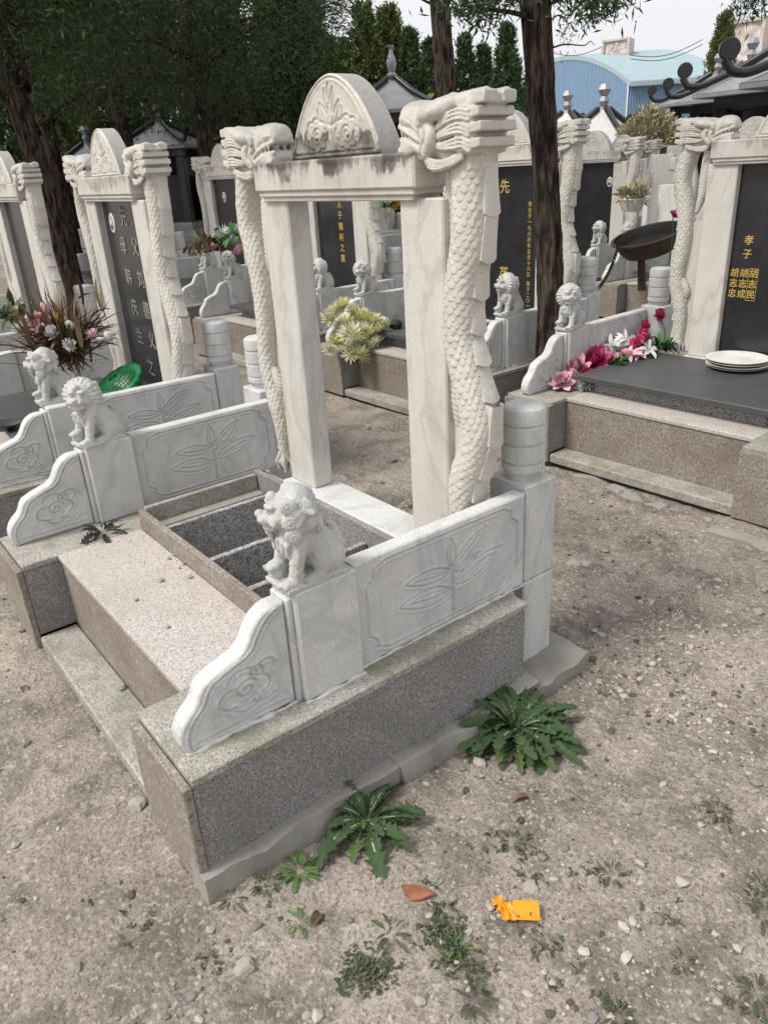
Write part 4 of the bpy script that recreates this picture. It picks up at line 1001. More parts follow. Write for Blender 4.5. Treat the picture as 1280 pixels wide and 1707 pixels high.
for k, (u_, D) in enumerate(((10, 27), (70, 29), (130, 26), (190, 30), (245, 27), (300, 29), (365, 26), (410, 30), (470, 27), (530, 30))): con.append((u_, D, -40 - (k * 37) % 60, k % 3, 1.0, 'back row conifer in the dark mass of trees on the left'))
for i, (u_, D, vt, k, sw, lab) in enumerate(con):
    zt = atd(u_, vt, D).z; p = atd(u_, 250, D); sc = zt / (7.4, 7.0, 6.5)[k]
    t = thing('conifer', lab, 'tree', (p.x, p.y, 0), i * 1.7, 'trees' if 'back row' not in lab else 'back row conifers on the left', (sc * sw, sc * sw, sc)); obj('trunk', CT, t); obj('crown', CC[k], t)
def bush(name, label, cat, p, n, r, hz, mat, ln, wd, seed, rise=.8):
    rg = np.random.default_rng(seed); v = rg.normal(size=(n, 3)); v /= np.linalg.norm(v, axis=1)[:, None]; v[:, 2] = np.abs(v[:, 2]) * rise; C = v * rg.uniform(.2, 1, (n, 1)) ** .6 * np.array([r, r, hz]); C[:, 2] += .02
    C += .30 * r * np.stack([noise3(C[:, 0] * 6 / r, C[:, 1] * 6 / r, C[:, 2] * 6 / r, k) for k in range(3)], -1)
    m = leaf_cards(C, v + rg.normal(size=(n, 3)) * .5, ln, wd, np.clip(rg.normal(.5, .25, n), 0, .97), rg)
    return m
hp = atd(700, 160, 25)
for u_, lab in ((607, 'low yellow green hedge bush left of the vase topped roof'), (690, 'wide yellow green hedge bush right of the vase topped roof'), (740, 'yellow green hedge bush behind the slender bare trunk')):
    p = atd(u_, 200, 22.5); m = bush('hedge', '', '', p, 6500, 1.25, 3.95, BUSHY, .16, .05, u_); o = obj('hedge_bush', m.build('hedge_bush', BUSHY), None, (p.x, p.y, 0)); tag(o, lab, 'bush', 'yellow hedge bushes')

# ------------------------------------------------------------------ black granite pavilion tombs
def ring_bar(p, w, h):
    return MB().tube(p, w, 8)
def pav_roof(w, d, ze, zr, c=.30):
    m = MB(); n = 12; k = np.linspace(0, 1, n); prof = (1 - k) ** 1.0
    rings = []
    for q in k:
        e = 1 - q; wx = w * (c * .2 + (1 - c * .2) * e); dy = d * (c * .2 + (1 - c * .2) * e); z = ze + (zr - ze) * (q ** 1.25)
        a = [(-wx, -dy), (wx, -dy), (wx, dy), (-wx, dy)]; rings.append([(x, y, z) for x, y in a])
    P = np.array(rings)
    for s in range(4):
        a, b = P[:, s], P[:, (s + 1) % 4]; t = np.linspace(0, 1, 9)[None, :, None]; g_ = a[:, None] * (1 - t) + b[:, None] * t
        m.grid(g_, False)
    m.box(-w, w, -d, d, ze - .07, ze - .002, .01); m.box(-w * .07, w * .07, -d * .07, d * .07, zr - .02, zr + .06, .01); return m
def scroll(sx, sy, w, d, ze, zr, big=1.0):
    """hip ridge: sweeps down the hip, turns up beyond the eave and ends in a disc"""
    p = [np.array([sx * w * .10, sy * d * .10, zr + .03]), np.array([sx * w * .5, sy * d * .5, ze + (zr - ze) * .46 + .05]), np.array([sx * w * .92, sy * d * .92, ze + .10]), np.array([sx * w * 1.06, sy * d * 1.06, ze + .12]), np.array([sx * w * 1.12, sy * d * 1.12, ze + .26])]
    m = MB().tube(bez3(p, 26), .055, 8); a = math.atan2(sy * d, sx * w); M = T(sx * w * 1.13, sy * d * 1.13, ze + .30, 0, 0, a + math.pi / 2) @ Matrix.Rotation(math.pi / 2, 4, 'Y')
    r = .118 * big; M = T(sx * w * 1.10, sy * d * 1.10, ze + .30 + .06 * big, 0, 0, a) @ Matrix.Rotation(math.pi / 2, 4, 'X')
    m.lathe([(.001, -.055), (r - .012, -.055), (r, -.043), (r, .043), (r - .012, .055), (.001, .055)], 26, M, sm=False); return m
def vase(z, s=1.0): return MB().lathe(np.array([(.001, 0), (.11, 0), (.12, .04), (.07, .08), (.09, .16), (.115, .26), (.09, .36), (.045, .46), (.04, .52), (.07, .58), (.075, .60), (.001, .60)]) * s, 20, ce=(0, 0, z))
def gem(z, s=1.0):
    m = MB(); 
    for zz, r in ((0, .11), (.20, .14)): m.lathe(np.array([(.001, zz), (r * .55, zz), (r, zz + .10), (r * .55, zz + .20), (.001, zz + .20)]) * s, 6, ce=(0, 0, z), sm=False)
    return m
def pavilion(label, corner, D, top='gem', w=1.15, d=.85, hgt=None, rz=0.0, roofmat=None, center=False, words=False, dark=False):
    c = atd(*corner, D); zs = hgt or c.z; ze = zs - .34; zr = ze + .62
    px, py = (c.x, c.y) if center else (c.x + w * 1.1, c.y + d * 1.1)
    t = thing('pavilion_tomb', label, 'tomb', (px, py, 0), rz, 'black pavilion tombs')
    b = MB(); b.box(-w * .95, w * .95, -d * .95, d * .95, 0, .30, .01); b.box(-w * .85, w * .85, -d * .85, d * .85, .301, .5, .01); obj('base', b.build('base', ROOFG), t)
    obj('back_wall', MB().box(-w * .70, w * .70, d * .45, d * .6, .502, ze - .25, .005).build('back_wall', BLACK), t)
    obj('beam', MB().box(-w * .80, w * .80, -d * .66, -d * .50, ze - .25, ze - .072, .005).box(-w * .80, w * .80, d * .44, d * .62, ze - .25, ze - .072, .005).build('beam', BLACK), t)
    for sx in (-1, 1):
        for sy in (-1, 1): 
            col = obj('column', lib('pcol', lambda: MB().box(-.11, .11, -.11, .11, 0, 1, .008), BLACK), t, (sx * w * .68, sy * d * .56, .502), None, (1, 1, ze - .25 - .503))
    if words:
        for k, ch in enumerate('山水'):
            obj('character', text_mesh('character', [(ch, 0, 0, .15)], GREY), t, (-w * .68, -d * .56 - .1105, ze - .50 - .24 * k))
    obj('panel', MB().box(-w * .55, w * .55, -d * .52, -d * .48, .502, ze - .7, .004).build('panel', BLACK), t)
    rf = obj('roof', pav_roof(w, d, ze, zr).build('roof', roofmat or ROOFG), t)
    for sx in (-1, 1):
        for sy in (-1, 1): obj('ridge_scroll', scroll(sx, sy, w, d, ze, zr).build('ridge_scroll', BLACK), rf)
    obj('finial', (vase(zr + .05) if top == 'vase' else gem(zr + .05)).build('finial', ROOFG), rf); return t
for i, (cx_, D, lab) in enumerate((((1215, 85), 11.0, 'largest black pavilion tomb with upturned scroll, at the upper right edge'), ((1141, 120), 15.2, 'second black pavilion tomb from the right edge, scroll below the lone conifer'),
    ((1113, 142), 19.4, 'third black pavilion tomb from the right edge, small scroll before the blue wall'), ((1086, 152), 24.0, 'smallest black pavilion tomb of the right row, behind the dry potted shrub'))):
    pavilion(lab, cx_, D, words=i < 2)
pavilion('black pavilion tomb with a grey vase finial right of the arch crown', (655, 172), 19, 'vase', 1.0, .8, 3.05, R(40), center=True)
pavilion('black pavilion tomb with pale roof behind the near cypress trunk', (893, 190), 24, 'gem', .8, .7, 2.42, R(30), center=True)
pavilion('black pavilion tomb with a pale hip roof between the left grave and the arch', (268, 225), 24, 'gem', 1.2, .9, 2.75, R(35), center=True)
pavilion('black pavilion tomb behind the thin pine trunk, roof partly hidden', (352, 238), 25, 'gem', 1.1, .85, 2.55, R(35), center=True)
pavilion('dark pavilion tomb at the far left with only a bit of its roof showing', (150, 262), 24, 'gem', 1.0, .8, 2.3, R(35), center=True)

pavilion('pavilion tomb with a pale roof right of the near trunk, before the blue wall', (945, 190), 20, 'gem', .95, .8, 2.22, R(15), roofmat=WHITE, center=True)
pavilion('pavilion tomb with a pale roof between the far dragon heads and the blue wall', (1005, 190), 17.5, 'gem', .8, .7, 2.12, R(15), roofmat=COOL, center=True)
for i, (u_, lab) in enumerate(((925, 'dark hedge clump at the foot of the blue wall, next to the near trunk'), (985, 'dark hedge clump at the foot of the blue wall, middle one'), (1045, 'dark hedge clump below the corner of the blue building'), (1105, 'dark hedge clump behind the small roof scrolls'))):
    p = atd(u_, 200, 31); m = bush('hedge', '', '', p, 5200, 1.35, 3.45 + .15 * (i % 2), CONIM, .16, .05, u_); o = obj('hedge_bush', m.build('hedge_bush', CONIM), None, (p.x, p.y, 0)); tag(o, lab, 'bush', 'dark hedge before the blue factory')

# ------------------------------------------------------------------ blue factory and what stands round it
Pe, Pr, Pf = atd(1047, 139, 50), atd(922, 104, 60), atd(1215, 131, 51.5); dv = Vector((Pf.x - Pe.x, Pf.y - Pe.y, 0)); gv = Vector((Pr.x - Pe.x, Pr.y - Pe.y, 0))
fb = thing('factory_building', 'blue corrugated metal factory with pale blue curved roof beyond the cemetery', 'building', (Pe.x, Pe.y, 0)); ze_, zr_ = Pe.z, Pr.z + .1
def fac_wall():
    m = MB(); n = 180; t = np.linspace(0, 2, n); zt = ze_ + (zr_ - ze_) * np.sin(np.clip(np.minimum(t, 2 - t), 0, 1) * np.pi / 2) ** .8
    nrm = np.array([-dv.x, -dv.y, 0]) / dv.length; off = .05 * (np.arange(n) % 4 < 2)
    base = np.outer(t, np.array([gv.x, gv.y, 0])) + off[:, None] * nrm; tp_ = base.copy(); tp_[:, 2] = zt; m.grid(np.stack([base, tp_]), False, True)
    k = 160; t = np.linspace(0, 1, k); nr = np.array([-gv.x, -gv.y, 0]) / gv.length; off = .05 * (np.arange(k) % 4 < 2); a = np.outer(t, np.array([dv.x, dv.y, 0])) + off[:, None] * nr; b = a.copy(); b[:, 2] = ze_ - .05; m.grid(np.stack([a, b]), False); return m
obj('wall', fac_wall().build('wall', BLUEW), fb)
def fac_roof():
    t = np.linspace(-.03, 2.03, 40); z = ze_ + (zr_ - ze_) * np.sin(np.clip(np.minimum(t, 2 - t), 0, 1) * np.pi / 2) ** .8 + .06; a = np.outer(t, np.array([gv.x, gv.y, 0])); a[:, 2] = z
    s = np.linspace(-.01, 1, 160); rib = .06 * (np.arange(160) % 4 < 1); P = a[:, None] + s[None, :, None] * np.array([dv.x, dv.y, 0]) + rib[None, :, None] * np.array([0, 0, 1]); m = MB().grid(P, False, True); Q = P.copy(); Q[..., 2] -= .25; m.grid(np.stack([P[:, 0], Q[:, 0]]), False); m.grid(np.stack([P[0], Q[0]]), False, True); return m
obj('roof', fac_roof().build('roof', CYANR), fb)
RELW = marble('weathered_relief', (.66, .60, .55), (.35, .30, .28), .6, .3, (.40, .33, .28), .8)
def block_at(u0, u1, v0, v1, D, depth, lab, z0=None):
    a, b = atd(u0, v1, D), atd(u1, v1, D); c = atd((u0 + u1) / 2, v0, D); w = math.hypot(a.x - b.x, a.y - b.y); zl = z0 if z0 is not None else a.z - .3
    rz = math.atan2(b.y - a.y, b.x - a.x) - .35
    t = thing('stone_block', lab, 'block', (a.x, a.y, zl), rz, 'pale weathered blocks on the skyline')
    n = 60; U, Z_ = np.meshgrid(np.linspace(0, w, n), np.linspace(0, c.z - zl, n), indexing='ij'); y = -.10 * np.abs(fbm(U * 2.2, Z_ * 2.2, s=11, o=4))
    m = MB().box(.02, w - .02, .05, depth, 0, c.z - zl - .02, .02); m.grid(np.stack([U, y, Z_], -1), True, True); f = MB(); e = .12
    f.box(-.03, e, -.16, .06, 0, c.z - zl + .03, .02).box(w - e, w + .03, -.16, .06, 0, c.z - zl + .03, .02).box(e + .002, w - e - .002, -.155, .06, c.z - zl - e, c.z - zl + .03, .02)
    obj('relief_slab', m.build('relief_slab', RELW), t); obj('frame', f.build('frame', RELW), t); return t
block_at(1003, 1050, 66, 102, 56, .9, 'pale weathered square block standing above the pale blue factory roof', 6.2)
block_at(1213, 1272, 34, 95, 42, 1.1, 'large pale weathered block on the skyline behind the nearest black roof', 0)
for k, (a, b) in enumerate((((905, 82), (1003, 78)), ((1050, 92), (1170, 66)), ((1050, 98), (1170, 74)))):
    p, q_ = np.array(atd(*a, 47)), np.array(atd(*b, 49)); t = np.linspace(0, 1, 24); L = p + (q_ - p) * t[:, None]; L[:, 2] -= .35 * np.sin(t * np.pi)
    o = obj('power_line', MB().tube(L, .018, 5).build('power_line', IRONK)); tag(o, ('power line left of the pale block on the factory roof', 'upper power line right of the pale block on the factory roof', 'lower power line right of the pale block on the factory roof')[k], 'cable', 'power lines')
# low white marble tombs in the far aisle on the right
LOWW = 'low white tombs in the far aisle'
def low_tomb(u_, v_, D, lab, s=1.0):
    p = atd(u_, v_, D); t = thing('low_tomb', lab, 'tomb', (p.x, p.y, 0), R(8), LOWW, s); z = p.z / s
    obj('plinth', MB().box(-.55, .55, -.3, .3, 0, .34, .008).build('plinth', WHITE), t)
    for x in (-.46, .46): obj('corner_post', MB().box(x - .07, x + .07, -.26, -.12, .342, z * .92, .008).build('corner_post', WHITE), t); obj('post_cap', MB().box(x - .09, x + .09, -.28, -.10, z * .921, z + .06, .02).build('post_cap', WHITE), t)
    obj('rail', MB().box(-.388, .388, -.22, -.16, .62, .72, .006).box(-.388, .388, -.215, -.165, .40, .56, .006).build('rail', COOL), t); obj('headstone', MB().box(-.3, .3, .12, .24, .342, z * 1.05, .01).build('headstone', WHITE), t)
low_tomb(1100, 268, 11.2, 'low white marble tomb with posts, behind the dragon pillars left of the right grave', .5)
low_tomb(1126, 252, 13.5, 'farther low white marble tomb with posts, just left of the right dragon head', .6); low_tomb(1112, 318, 9.6, 'nearest low white marble railing above the rusty incense bowl', .42)
def pot(r, h): return MB().lathe([(.001, 0), (r * .7, 0), (r * .82, h * .3), (r, h * .9), (r * 1.06, h * .92), (r * 1.06, h), (r * .95, h), (r * .9, h * .85), (.001, h * .85)], 28)
def potted(u_, v_, D, r, h, lab, n, rb, hz, mat, seed, z=None):
    p = atd(u_, v_, D); z = p.z if z is None else z; t = thing('potted_shrub', lab, 'potted plant', (p.x, p.y, z), 0, 'potted shrubs'); obj('pot', pot(r, h).build('pot', COOL), t)
    obj('shrub', bush('', '', '', p, n, rb, hz, mat, .11, .014, seed, 1.0).build('shrub', mat), t, (0, 0, h * .8))
potted(1076, 300, 14.8, .2, .5, 'large dry yellowish shrub in a pot between the dragon pillars and black tombs', 6200, .47, .62, DRYB, 71)
potted(1052, 352, 8.6, .13, .12, 'small stone pot with a few dry sprigs below the far dragon pillars', 220, .11, .09, DRYB, 72)

# ------------------------------------------------------------------ flowers and offerings
def setuv(m, parts): m.uv = np.concatenate(parts); return m
def petal_strip(L, w, lift, curl, n=5, fold=.15):
    """one petal: base at the origin, grows along +X and curls up (z)"""
    t = np.linspace(0, 1, n); a = lift + curl * t; x = np.concatenate([[0], np.cumsum(np.cos(a[1:]) * L / (n - 1))]); z = np.concatenate([[0], np.cumsum(np.sin(a[1:]) * L / (n - 1))])
    hw = w * np.sin(np.clip(.12 + t * .88, 0, 1) * np.pi) ** .6; c = np.array([-1, 0, 1.0])
    P = np.stack([x[:, None] + 0 * c, hw[:, None] * c, z[:, None] + np.abs(c) * hw[:, None] * fold * 2], -1); return P, np.repeat(t, 3)
def blossom(R_, kind, seed):
    rg = np.random.default_rng(seed); m = MB(); tv = []
    spec = {'mum': [(20, 1.0, .052, -.15, .6), (22, .98, .055, .15, .7), (22, .92, .055, .42, .9), (20, .82, .055, .72, 1.0), (16, .68, .055, 1.0, 1.0), (12, .5, .055, 1.3, .7), (6, .3, .05, 1.5, .3)],
            'ball': [(10, .55, .12, -.6, .9), (12, .72, .13, -.1, 1.2), (12, .82, .13, .3, 1.4), (11, .85, .13, .65, 1.4), (9, .78, .12, 1.0, 1.2), (6, .65, .11, 1.3, .7)],
            'peony': [(7, 1.0, .30, .0, .7), (8, .95, .28, .35, .9), (8, .85, .24, .7, .9), (7, .68, .2, 1.0, .8), (6, .5, .15, 1.25, .6)],
            'rose': [(6, 1.0, .42, .25, 1.0), (6, .85, .38, .6, 1.0), (5, .65, .32, .95, .9), (4, .5, .25, 1.2, .5)],
            'lily': [(6, 1.0, .17, .45, -.7), (5, .9, .12, .7, -.8), (5, .3, .03, 1.3, 0)],
            'bud': [(6, 1.0, .22, 1.1, .45), (5, .9, .2, 1.3, .3), (4, .8, .15, 1.45, .1)]}[kind]
    for n, L, w, li, cu in spec:
        o = rg.uniform(0, 6.28)
        for k in range(n):
            P, t = petal_strip(R_ * L * rg.uniform(.88, 1.1), R_ * w * rg.uniform(.85, 1.15), li + rg.normal(0, .10), cu + rg.normal(0, .15), 6)
            P = xf(P.reshape(-1, 3), T(0, 0, 0, rg.normal(0, .12), 0, o + (k + rg.uniform(-.25, .25)) / n * 2 * math.pi)).reshape(P.shape); m.grid(P, True); tv.append(np.clip(t * .8 + rg.uniform(-.1, .15), 0, .97))
    return setuv(m, tv)
BL = {}
def flower(par, kind, mat, p, r, tilt=(0, 0), seed=0, name='flower'):
    k = (kind, mat.name, seed % 3)
    if k not in BL: BL[k] = blossom(1.0, kind, 100 + seed % 3 * 7 + len(kind)).build(kind + '_blossom', mat)
    return obj(name, BL[k], par, p, (tilt[0], tilt[1], seed * 1.3), r)
def sprig(seed, n, L, spread, w, up=.6):
    rg = np.random.default_rng(seed); m = MB(); tv = []
    for i in range(n):
        a = rg.uniform(0, 6.28); P, t = petal_strip(L * rg.uniform(.6, 1.2), w * rg.uniform(.7, 1.3), up + rg.normal(0, .35), -.5 + rg.normal(0, .5), 6, .1)
        P = xf(P.reshape(-1, 3), T(rg.normal(0, spread), rg.normal(0, spread), 0, 0, 0, a)).reshape(P.shape); m.grid(P, True); tv.append(np.clip(t * .6 + rg.uniform(0, .4), 0, .97))
    return setuv(m, tv)
rg = np.random.default_rng(3)
def facing(u, v):      # tilt that turns a blossom (axis z) somewhat towards the path, seen from the camera side
    return (rg.uniform(.25, .9), rg.uniform(-.1, .5))
def bunch(label, cat, D, items, r0, group=None, base=None, name='flower_bunch'):
    c = base or atd(items[0][0], items[0][1], D); t = thing(name, label, cat, tuple(c), 0, group); o = Vector(c)
    for i, it in enumerate(items):
        u_, v_, kind, mat, r = it[:5]; d = it[5] if len(it) > 5 else 0; p = atd(u_, v_, D + d) - o
        flower(t, kind, mat, p, r * 1.3, facing(u_, v_), i)
    return t, o
# pale yellow chrysanthemums on the corner of the grave behind the arch
b, o = bunch('big bunch of pale yellow and lime chrysanthemums on the grave corner seen through the arch', 'flower bunch', 5.72, [(572, 512, 'mum', P_YG, .075, .12), (548, 532, 'mum', P_CR, .075, .08), (603, 532, 'mum', P_YG, .085, .05), (640, 545, 'mum', P_CR, .075, .1), (618, 560, 'mum', P_YG, .08, 0), (585, 558, 'mum', P_CR, .09, -.06), (560, 572, 'mum', P_YG, .075, -.02),
    (598, 592, 'mum', P_YG, .08, -.12), (588, 576, 'mum', P_CR, .085, -.10), (630, 572, 'mum', P_CR, .065, -.03), (548, 583, 'mum', P_CR, .06, -.02), (645, 560, 'mum', P_CR, .06, .08), (575, 540, 'mum', P_YG, .08, .02), (592, 520, 'mum', P_CR, .07, .1), (622, 538, 'mum', P_YG, .075, .06), (606, 552, 'mum', P_CR, .08, .0), (572, 560, 'mum', P_CR, .07, -.03), (595, 570, 'mum', P_YG, .085, -.09), (634, 552, 'mum', P_YG, .07, .02), (560, 520, 'mum', P_CR, .07, .12), (585, 590, 'mum', P_CR, .07, -.11), (612, 578, 'mum', P_CR, .06, -.06)], .07)
obj('leaves', sprig(1, 26, .10, .07, .018).build('leaves', FLEAF), b, atd(600, 568, 5.76) - o)
# flowers along the panel of the right-hand grave
gp = lambda u_, v_, z: atz(u_, v_, z)
def laid(label, items, group='artificial flowers on the right grave', leaf=0, lm=None):
    u_, v_, z = items[0][:3]; c = gp(u_, v_, z + .015); t = thing('flower', label, 'flower', tuple(c), 0, group)
    for i, (u2, v2, z2, kind, mat, r) in enumerate(items): flower(t, kind, mat, gp(u2, v2, z2 + .015) - c, r * 1.3, (rg.uniform(.4, .9), rg.uniform(-.2, .4)), i, 'blossom')
    if leaf: obj('leaves', sprig(leaf, 22, .085, .03, .012).build('leaves', lm or FLEAF), t)
    return t
laid('pink and white daisy like flower, lowest at the front corner of the right grave', [(938, 638, .38, 'peony', P_LP, .065), (956, 640, .37, 'mum', P_LP, .05), (948, 628, .40, 'peony', P_PK, .05)])
laid('pale pink peony with crimson centre, next to the lowest pink flower', [(962, 618, .42, 'peony', P_PK, .085), (975, 628, .40, 'rose', P_RD, .055)], leaf=12)
laid('dusty silver blossoms drooping over the front edge under the peonies', [(975, 642, .37, 'mum', P_GY, .055), (992, 645, .36, 'mum', P_GY, .045)])
laid('largest crimson peony, halfway along the row on the right grave', [(993, 605, .44, 'peony', P_RD, .095), (1006, 598, .46, 'peony', P_PK, .07)])
laid('small red pink blossom with one green leaf right of the crimson peony', [(1022, 603, .45, 'peony', P_PK, .05)], leaf=14)
laid('spread of white lilies behind the crimson peony', [(1020, 578, .50, 'lily', P_WH, .075), (1042, 570, .52, 'lily', P_WH, .07), (1008, 583, .46, 'lily', P_GY, .065), (1033, 585, .48, 'lily', P_WH, .07), (1026, 570, .50, 'lily', P_GY, .06)])
laid('pink white lily lying on the dark slab edge', [(1050, 592, .47, 'lily', P_LP, .065), (1062, 590, .47, 'lily', P_LP, .055), (1040, 596, .46, 'peony', P_PK, .05)])
laid('bright red rose with white petals round it', [(1066, 578, .50, 'rose', P_RD, .06), (1080, 583, .49, 'lily', P_WH, .065), (1055, 575, .5, 'lily', P_WH, .06), (1074, 568, .52, 'peony', P_RD, .05)])
laid('dark crimson carnations below the topmost red one', [(1077, 545, .56, 'ball', P_RD, .05), (1070, 556, .53, 'ball', P_RD, .045)])
t = laid('single red carnation standing on a thin stem, topmost of the row', [(1100, 527, .62, 'ball', P_RD, .055)]); c = Vector(t.location); q = gp(1107, 575, .47) - c
obj('stem', MB().tube(bez3([(0, 0, 0), tuple(q * .5 + Vector((.02, 0, 0))), tuple(q)]), .004, 6).build('stem', FLEAF), t)
p = gp(1107, 582, .47); t = thing('fern_sprig', 'bright green fern like plastic leaves at the foot of the dragon pillar', 'foliage', tuple(p)); obj('leaves', sprig(21, 60, .12, .035, .011, .7).build('leaves', FLEAF), t); obj('leaf', sprig(22, 5, .08, .01, .025, .2).build('leaf', WEEDB), t, (0, -.08, 0))
# wreath on the grave with the oval portrait
b, o = bunch('wreath of white chrysanthemums and pink roses before the oval portrait grave', 'wreath', 7.95, [(372, 395, 'mum', P_WH, .10, .05), (400, 392, 'mum', P_WH, .10, .05), (385, 405, 'mum', P_GY, .10), (355, 417, 'rose', P_PK, .06, -.05), (403, 421, 'rose', P_PK, .075, -.1), (415, 405, 'mum', P_WH, .08), (418, 418, 'mum', P_LP, .06)], .1, name='wreath')
obj('leaves', sprig(31, 40, .16, .14, .03).build('leaves', FLEAF), b, atd(387, 392, 8.0) - o); obj('dark_sprigs', sprig(32, 40, .22, .10, .022, 1.0).build('dark_sprigs', DRYL), b, atd(350, 420, 7.95) - o)
# dried bouquet on the left grave
DB = 4.55; items = [(90, 558, 'ball', P_WH, .055, -.1), (116, 577, 'ball', P_WH, .05, -.2), (153, 562, 'ball', P_LP, .05, -.2), (181, 567, 'ball', P_WH, .045, -.2), (124, 546, 'ball', P_WH, .05, -.05), (106, 540, 'bud', P_YL, .055, .1), (60, 545, 'peony', P_LP, .04, .1), (62, 532, 'peony', P_PK, .04, .15), (78, 523, 'bud', P_LP, .05, .1), (36, 553, 'mum', P_GY, .05, .1)]
b, o = bunch('large dried bouquet of brown leaves with white, yellow and pink heads on the left grave', 'bouquet', DB, items, .05, name='bouquet')
cB = atd(112, 598, DB + .12)
def drybush(seed, n, L, w):
    rg2 = np.random.default_rng(seed); m = MB(); tv = []
    for i in range(n):
        a = rg2.uniform(0, 6.28); P, t_ = petal_strip(L * rg2.uniform(.6, 1.2), w * rg2.uniform(.5, 1.4), rg2.uniform(.3, 1.35), rg2.normal(-.35, .5), 7, .35); P = xf(P.reshape(-1, 3), T(rg2.normal(0, .05), rg2.normal(0, .05), rg2.uniform(-.04, .10), 0, 0, a)).reshape(P.shape); m.grid(P, True); tv.append(np.clip(t_ * .5 + rg2.uniform(0, .5), 0, .97))
    return setuv(m, tv)
obj('dry_leaves', drybush(41, 320, .32, .0085).build('dry_leaves', DRYL), b, cB - o); 
for k, (u_, v_, D) in enumerate(((165, 530, 4.6), (180, 540, 4.6), (150, 520, 4.65), (50, 575, 4.5), (140, 590, 4.4), (195, 600, 4.4), (172, 545, 4.55), (158, 515, 4.6), (60, 590, 4.45), (80, 600, 4.45))):
    p = atd(u_, v_, D) - o; me = lib('bigdry%d' % (k % 2), lambda: drybush(50 + k % 2, 1, .16, .016), DRYL); obj('withered_leaf', me, b, p, (0, 0, k))
obj('stems', MB().merge(*[MB()]).build('stems', DRYL) if False else (lambda m: m.build('stems', DRYL))(__import__('functools').reduce(lambda m, it: m.tube(bez3([tuple(cB - o + Vector((rg.normal(0, .03), rg.normal(0, .03), -.08))), tuple((atd(it[0], it[1], DB + it[5]) - o) * .6 + (cB - o) * .4 + Vector((0, 0, .03))), tuple(atd(it[0], it[1], DB + it[5]) - o)]), .004, 5), items, MB())), b)
c = atd(10, 528, 5.6); t = thing('flower_ball', 'round cream flower arrangement with dark leaves at the left photo edge', 'flower bunch', tuple(c)); obj('leaves', sprig(61, 60, .16, .06, .02).build('leaves', CONIM), t)
for i, (u_, v_) in enumerate(((5, 515), (18, 520), (12, 532), (25, 530), (2, 530), (28, 518), (12, 512))): flower(t, 'ball', P_CR if i % 2 else P_GY, atd(u_, v_, 5.55) - Vector(c), .05, (.5, .3), i)
c = atd(656, 345, 7.6); t = thing('flower_bunch', 'small yellow and white flowers with green leaves, seen through the top of the arch', 'flower bunch', tuple(c)); obj('leaves', sprig(62, 30, .14, .05, .03).build('leaves', FLEAF), t)
for i, (u_, v_, m_) in enumerate(((658, 345, P_YL), (645, 338, P_WH), (668, 335, P_WH), (652, 360, P_CR))): flower(t, 'mum', m_, atd(u_, v_, 7.5) - Vector(c), .055, (.7, .4), i)
c = atd(1121, 360, 7.4); t = thing('flower', 'lone red blossom above the incense bowl, beside the right dragon pillar', 'flower', tuple(c)); flower(t, 'peony', P_RD, (0, 0, 0), .06, (.6, .3), 1, 'blossom'); obj('stem', MB().tube([(0, 0, 0), (.01, .01, -.15), (0, .02, -.5)], .005, 5).build('stem', FLEAF), t)

# green plastic basket lying among the dried bouquet
c = atz(206, 650, .53); t = thing('plastic_basket', 'bright green plastic lattice basket rim behind the white side panel', 'basket', tuple(c), R(-20)); t.rotation_euler = (R(26), R(14), R(-20))
a = np.linspace(0, 2 * np.pi, 64, endpoint=False); sc = 1 + .06 * np.abs(np.sin(a * 8)); rings = np.stack([np.stack([r_ * (sc if k in (0, 1) else 1) * np.cos(a), r_ * (sc if k in (0, 1) else 1) * np.sin(a), np.full(64, z)], -1) for k, (r_, z) in enumerate(((.150, .062), (.154, .040), (.112, .030), (.110, .050)))])
obj('rim', MB().grid(rings, True, False, True, True).build('rim', GREENP), t); m = MB()
for k in range(30): q = k / 30 * 6.283; m.tube([(.113 * math.cos(q), .113 * math.sin(q), .046), (.095 * math.cos(q + .12), .095 * math.sin(q + .12), .072), (.03 * math.cos(q + .3), .03 * math.sin(q + .3), .092)], .0036, 5, caps=False)
for r_, z in ((.106, .058), (.094, .072), (.078, .080), (.055, .087), (.03, .092), (.012, .093)): m.tube([(r_ * math.cos(x), r_ * math.sin(x), z) for x in np.linspace(0, 6.283, 33)], .0034, 5, caps=False)
obj('lattice', m.build('lattice', GREENP), t)

# plates
pc = atz(1227, 612, .462); PL = lathe_p = [(.001, .006), (.10, .006), (.125, .010), (.165, .022), (.168, .026), (.163, .026), (.122, .0135), (.10, .0095), (.001, .0095)]
DIRTYP = marble('soot_plate', (.74, .72, .68), (.5, .48, .45), .2, .2, (.25, .22, .17), .45)
for k, lab in enumerate(('lowest white plate of the stack on the dark slab', 'second lowest white plate of the stack on the dark slab', 'third white plate of the stack, directly under the dirty one', 'topmost white plate of the stack, soiled with brown residue')):
    o = obj('plate', lib('plate', lambda: MB().lathe(PL, 48), CERA) if k < 3 else MB().lathe(PL, 48).build('plate_top', DIRTYP), None, (pc.x + .006 * math.sin(k * 2), pc.y + .006 * math.cos(k * 3), .4565 + .0125 * k), (R(.5), 0, k)); tag(o, lab, 'plate', 'stacked plates')

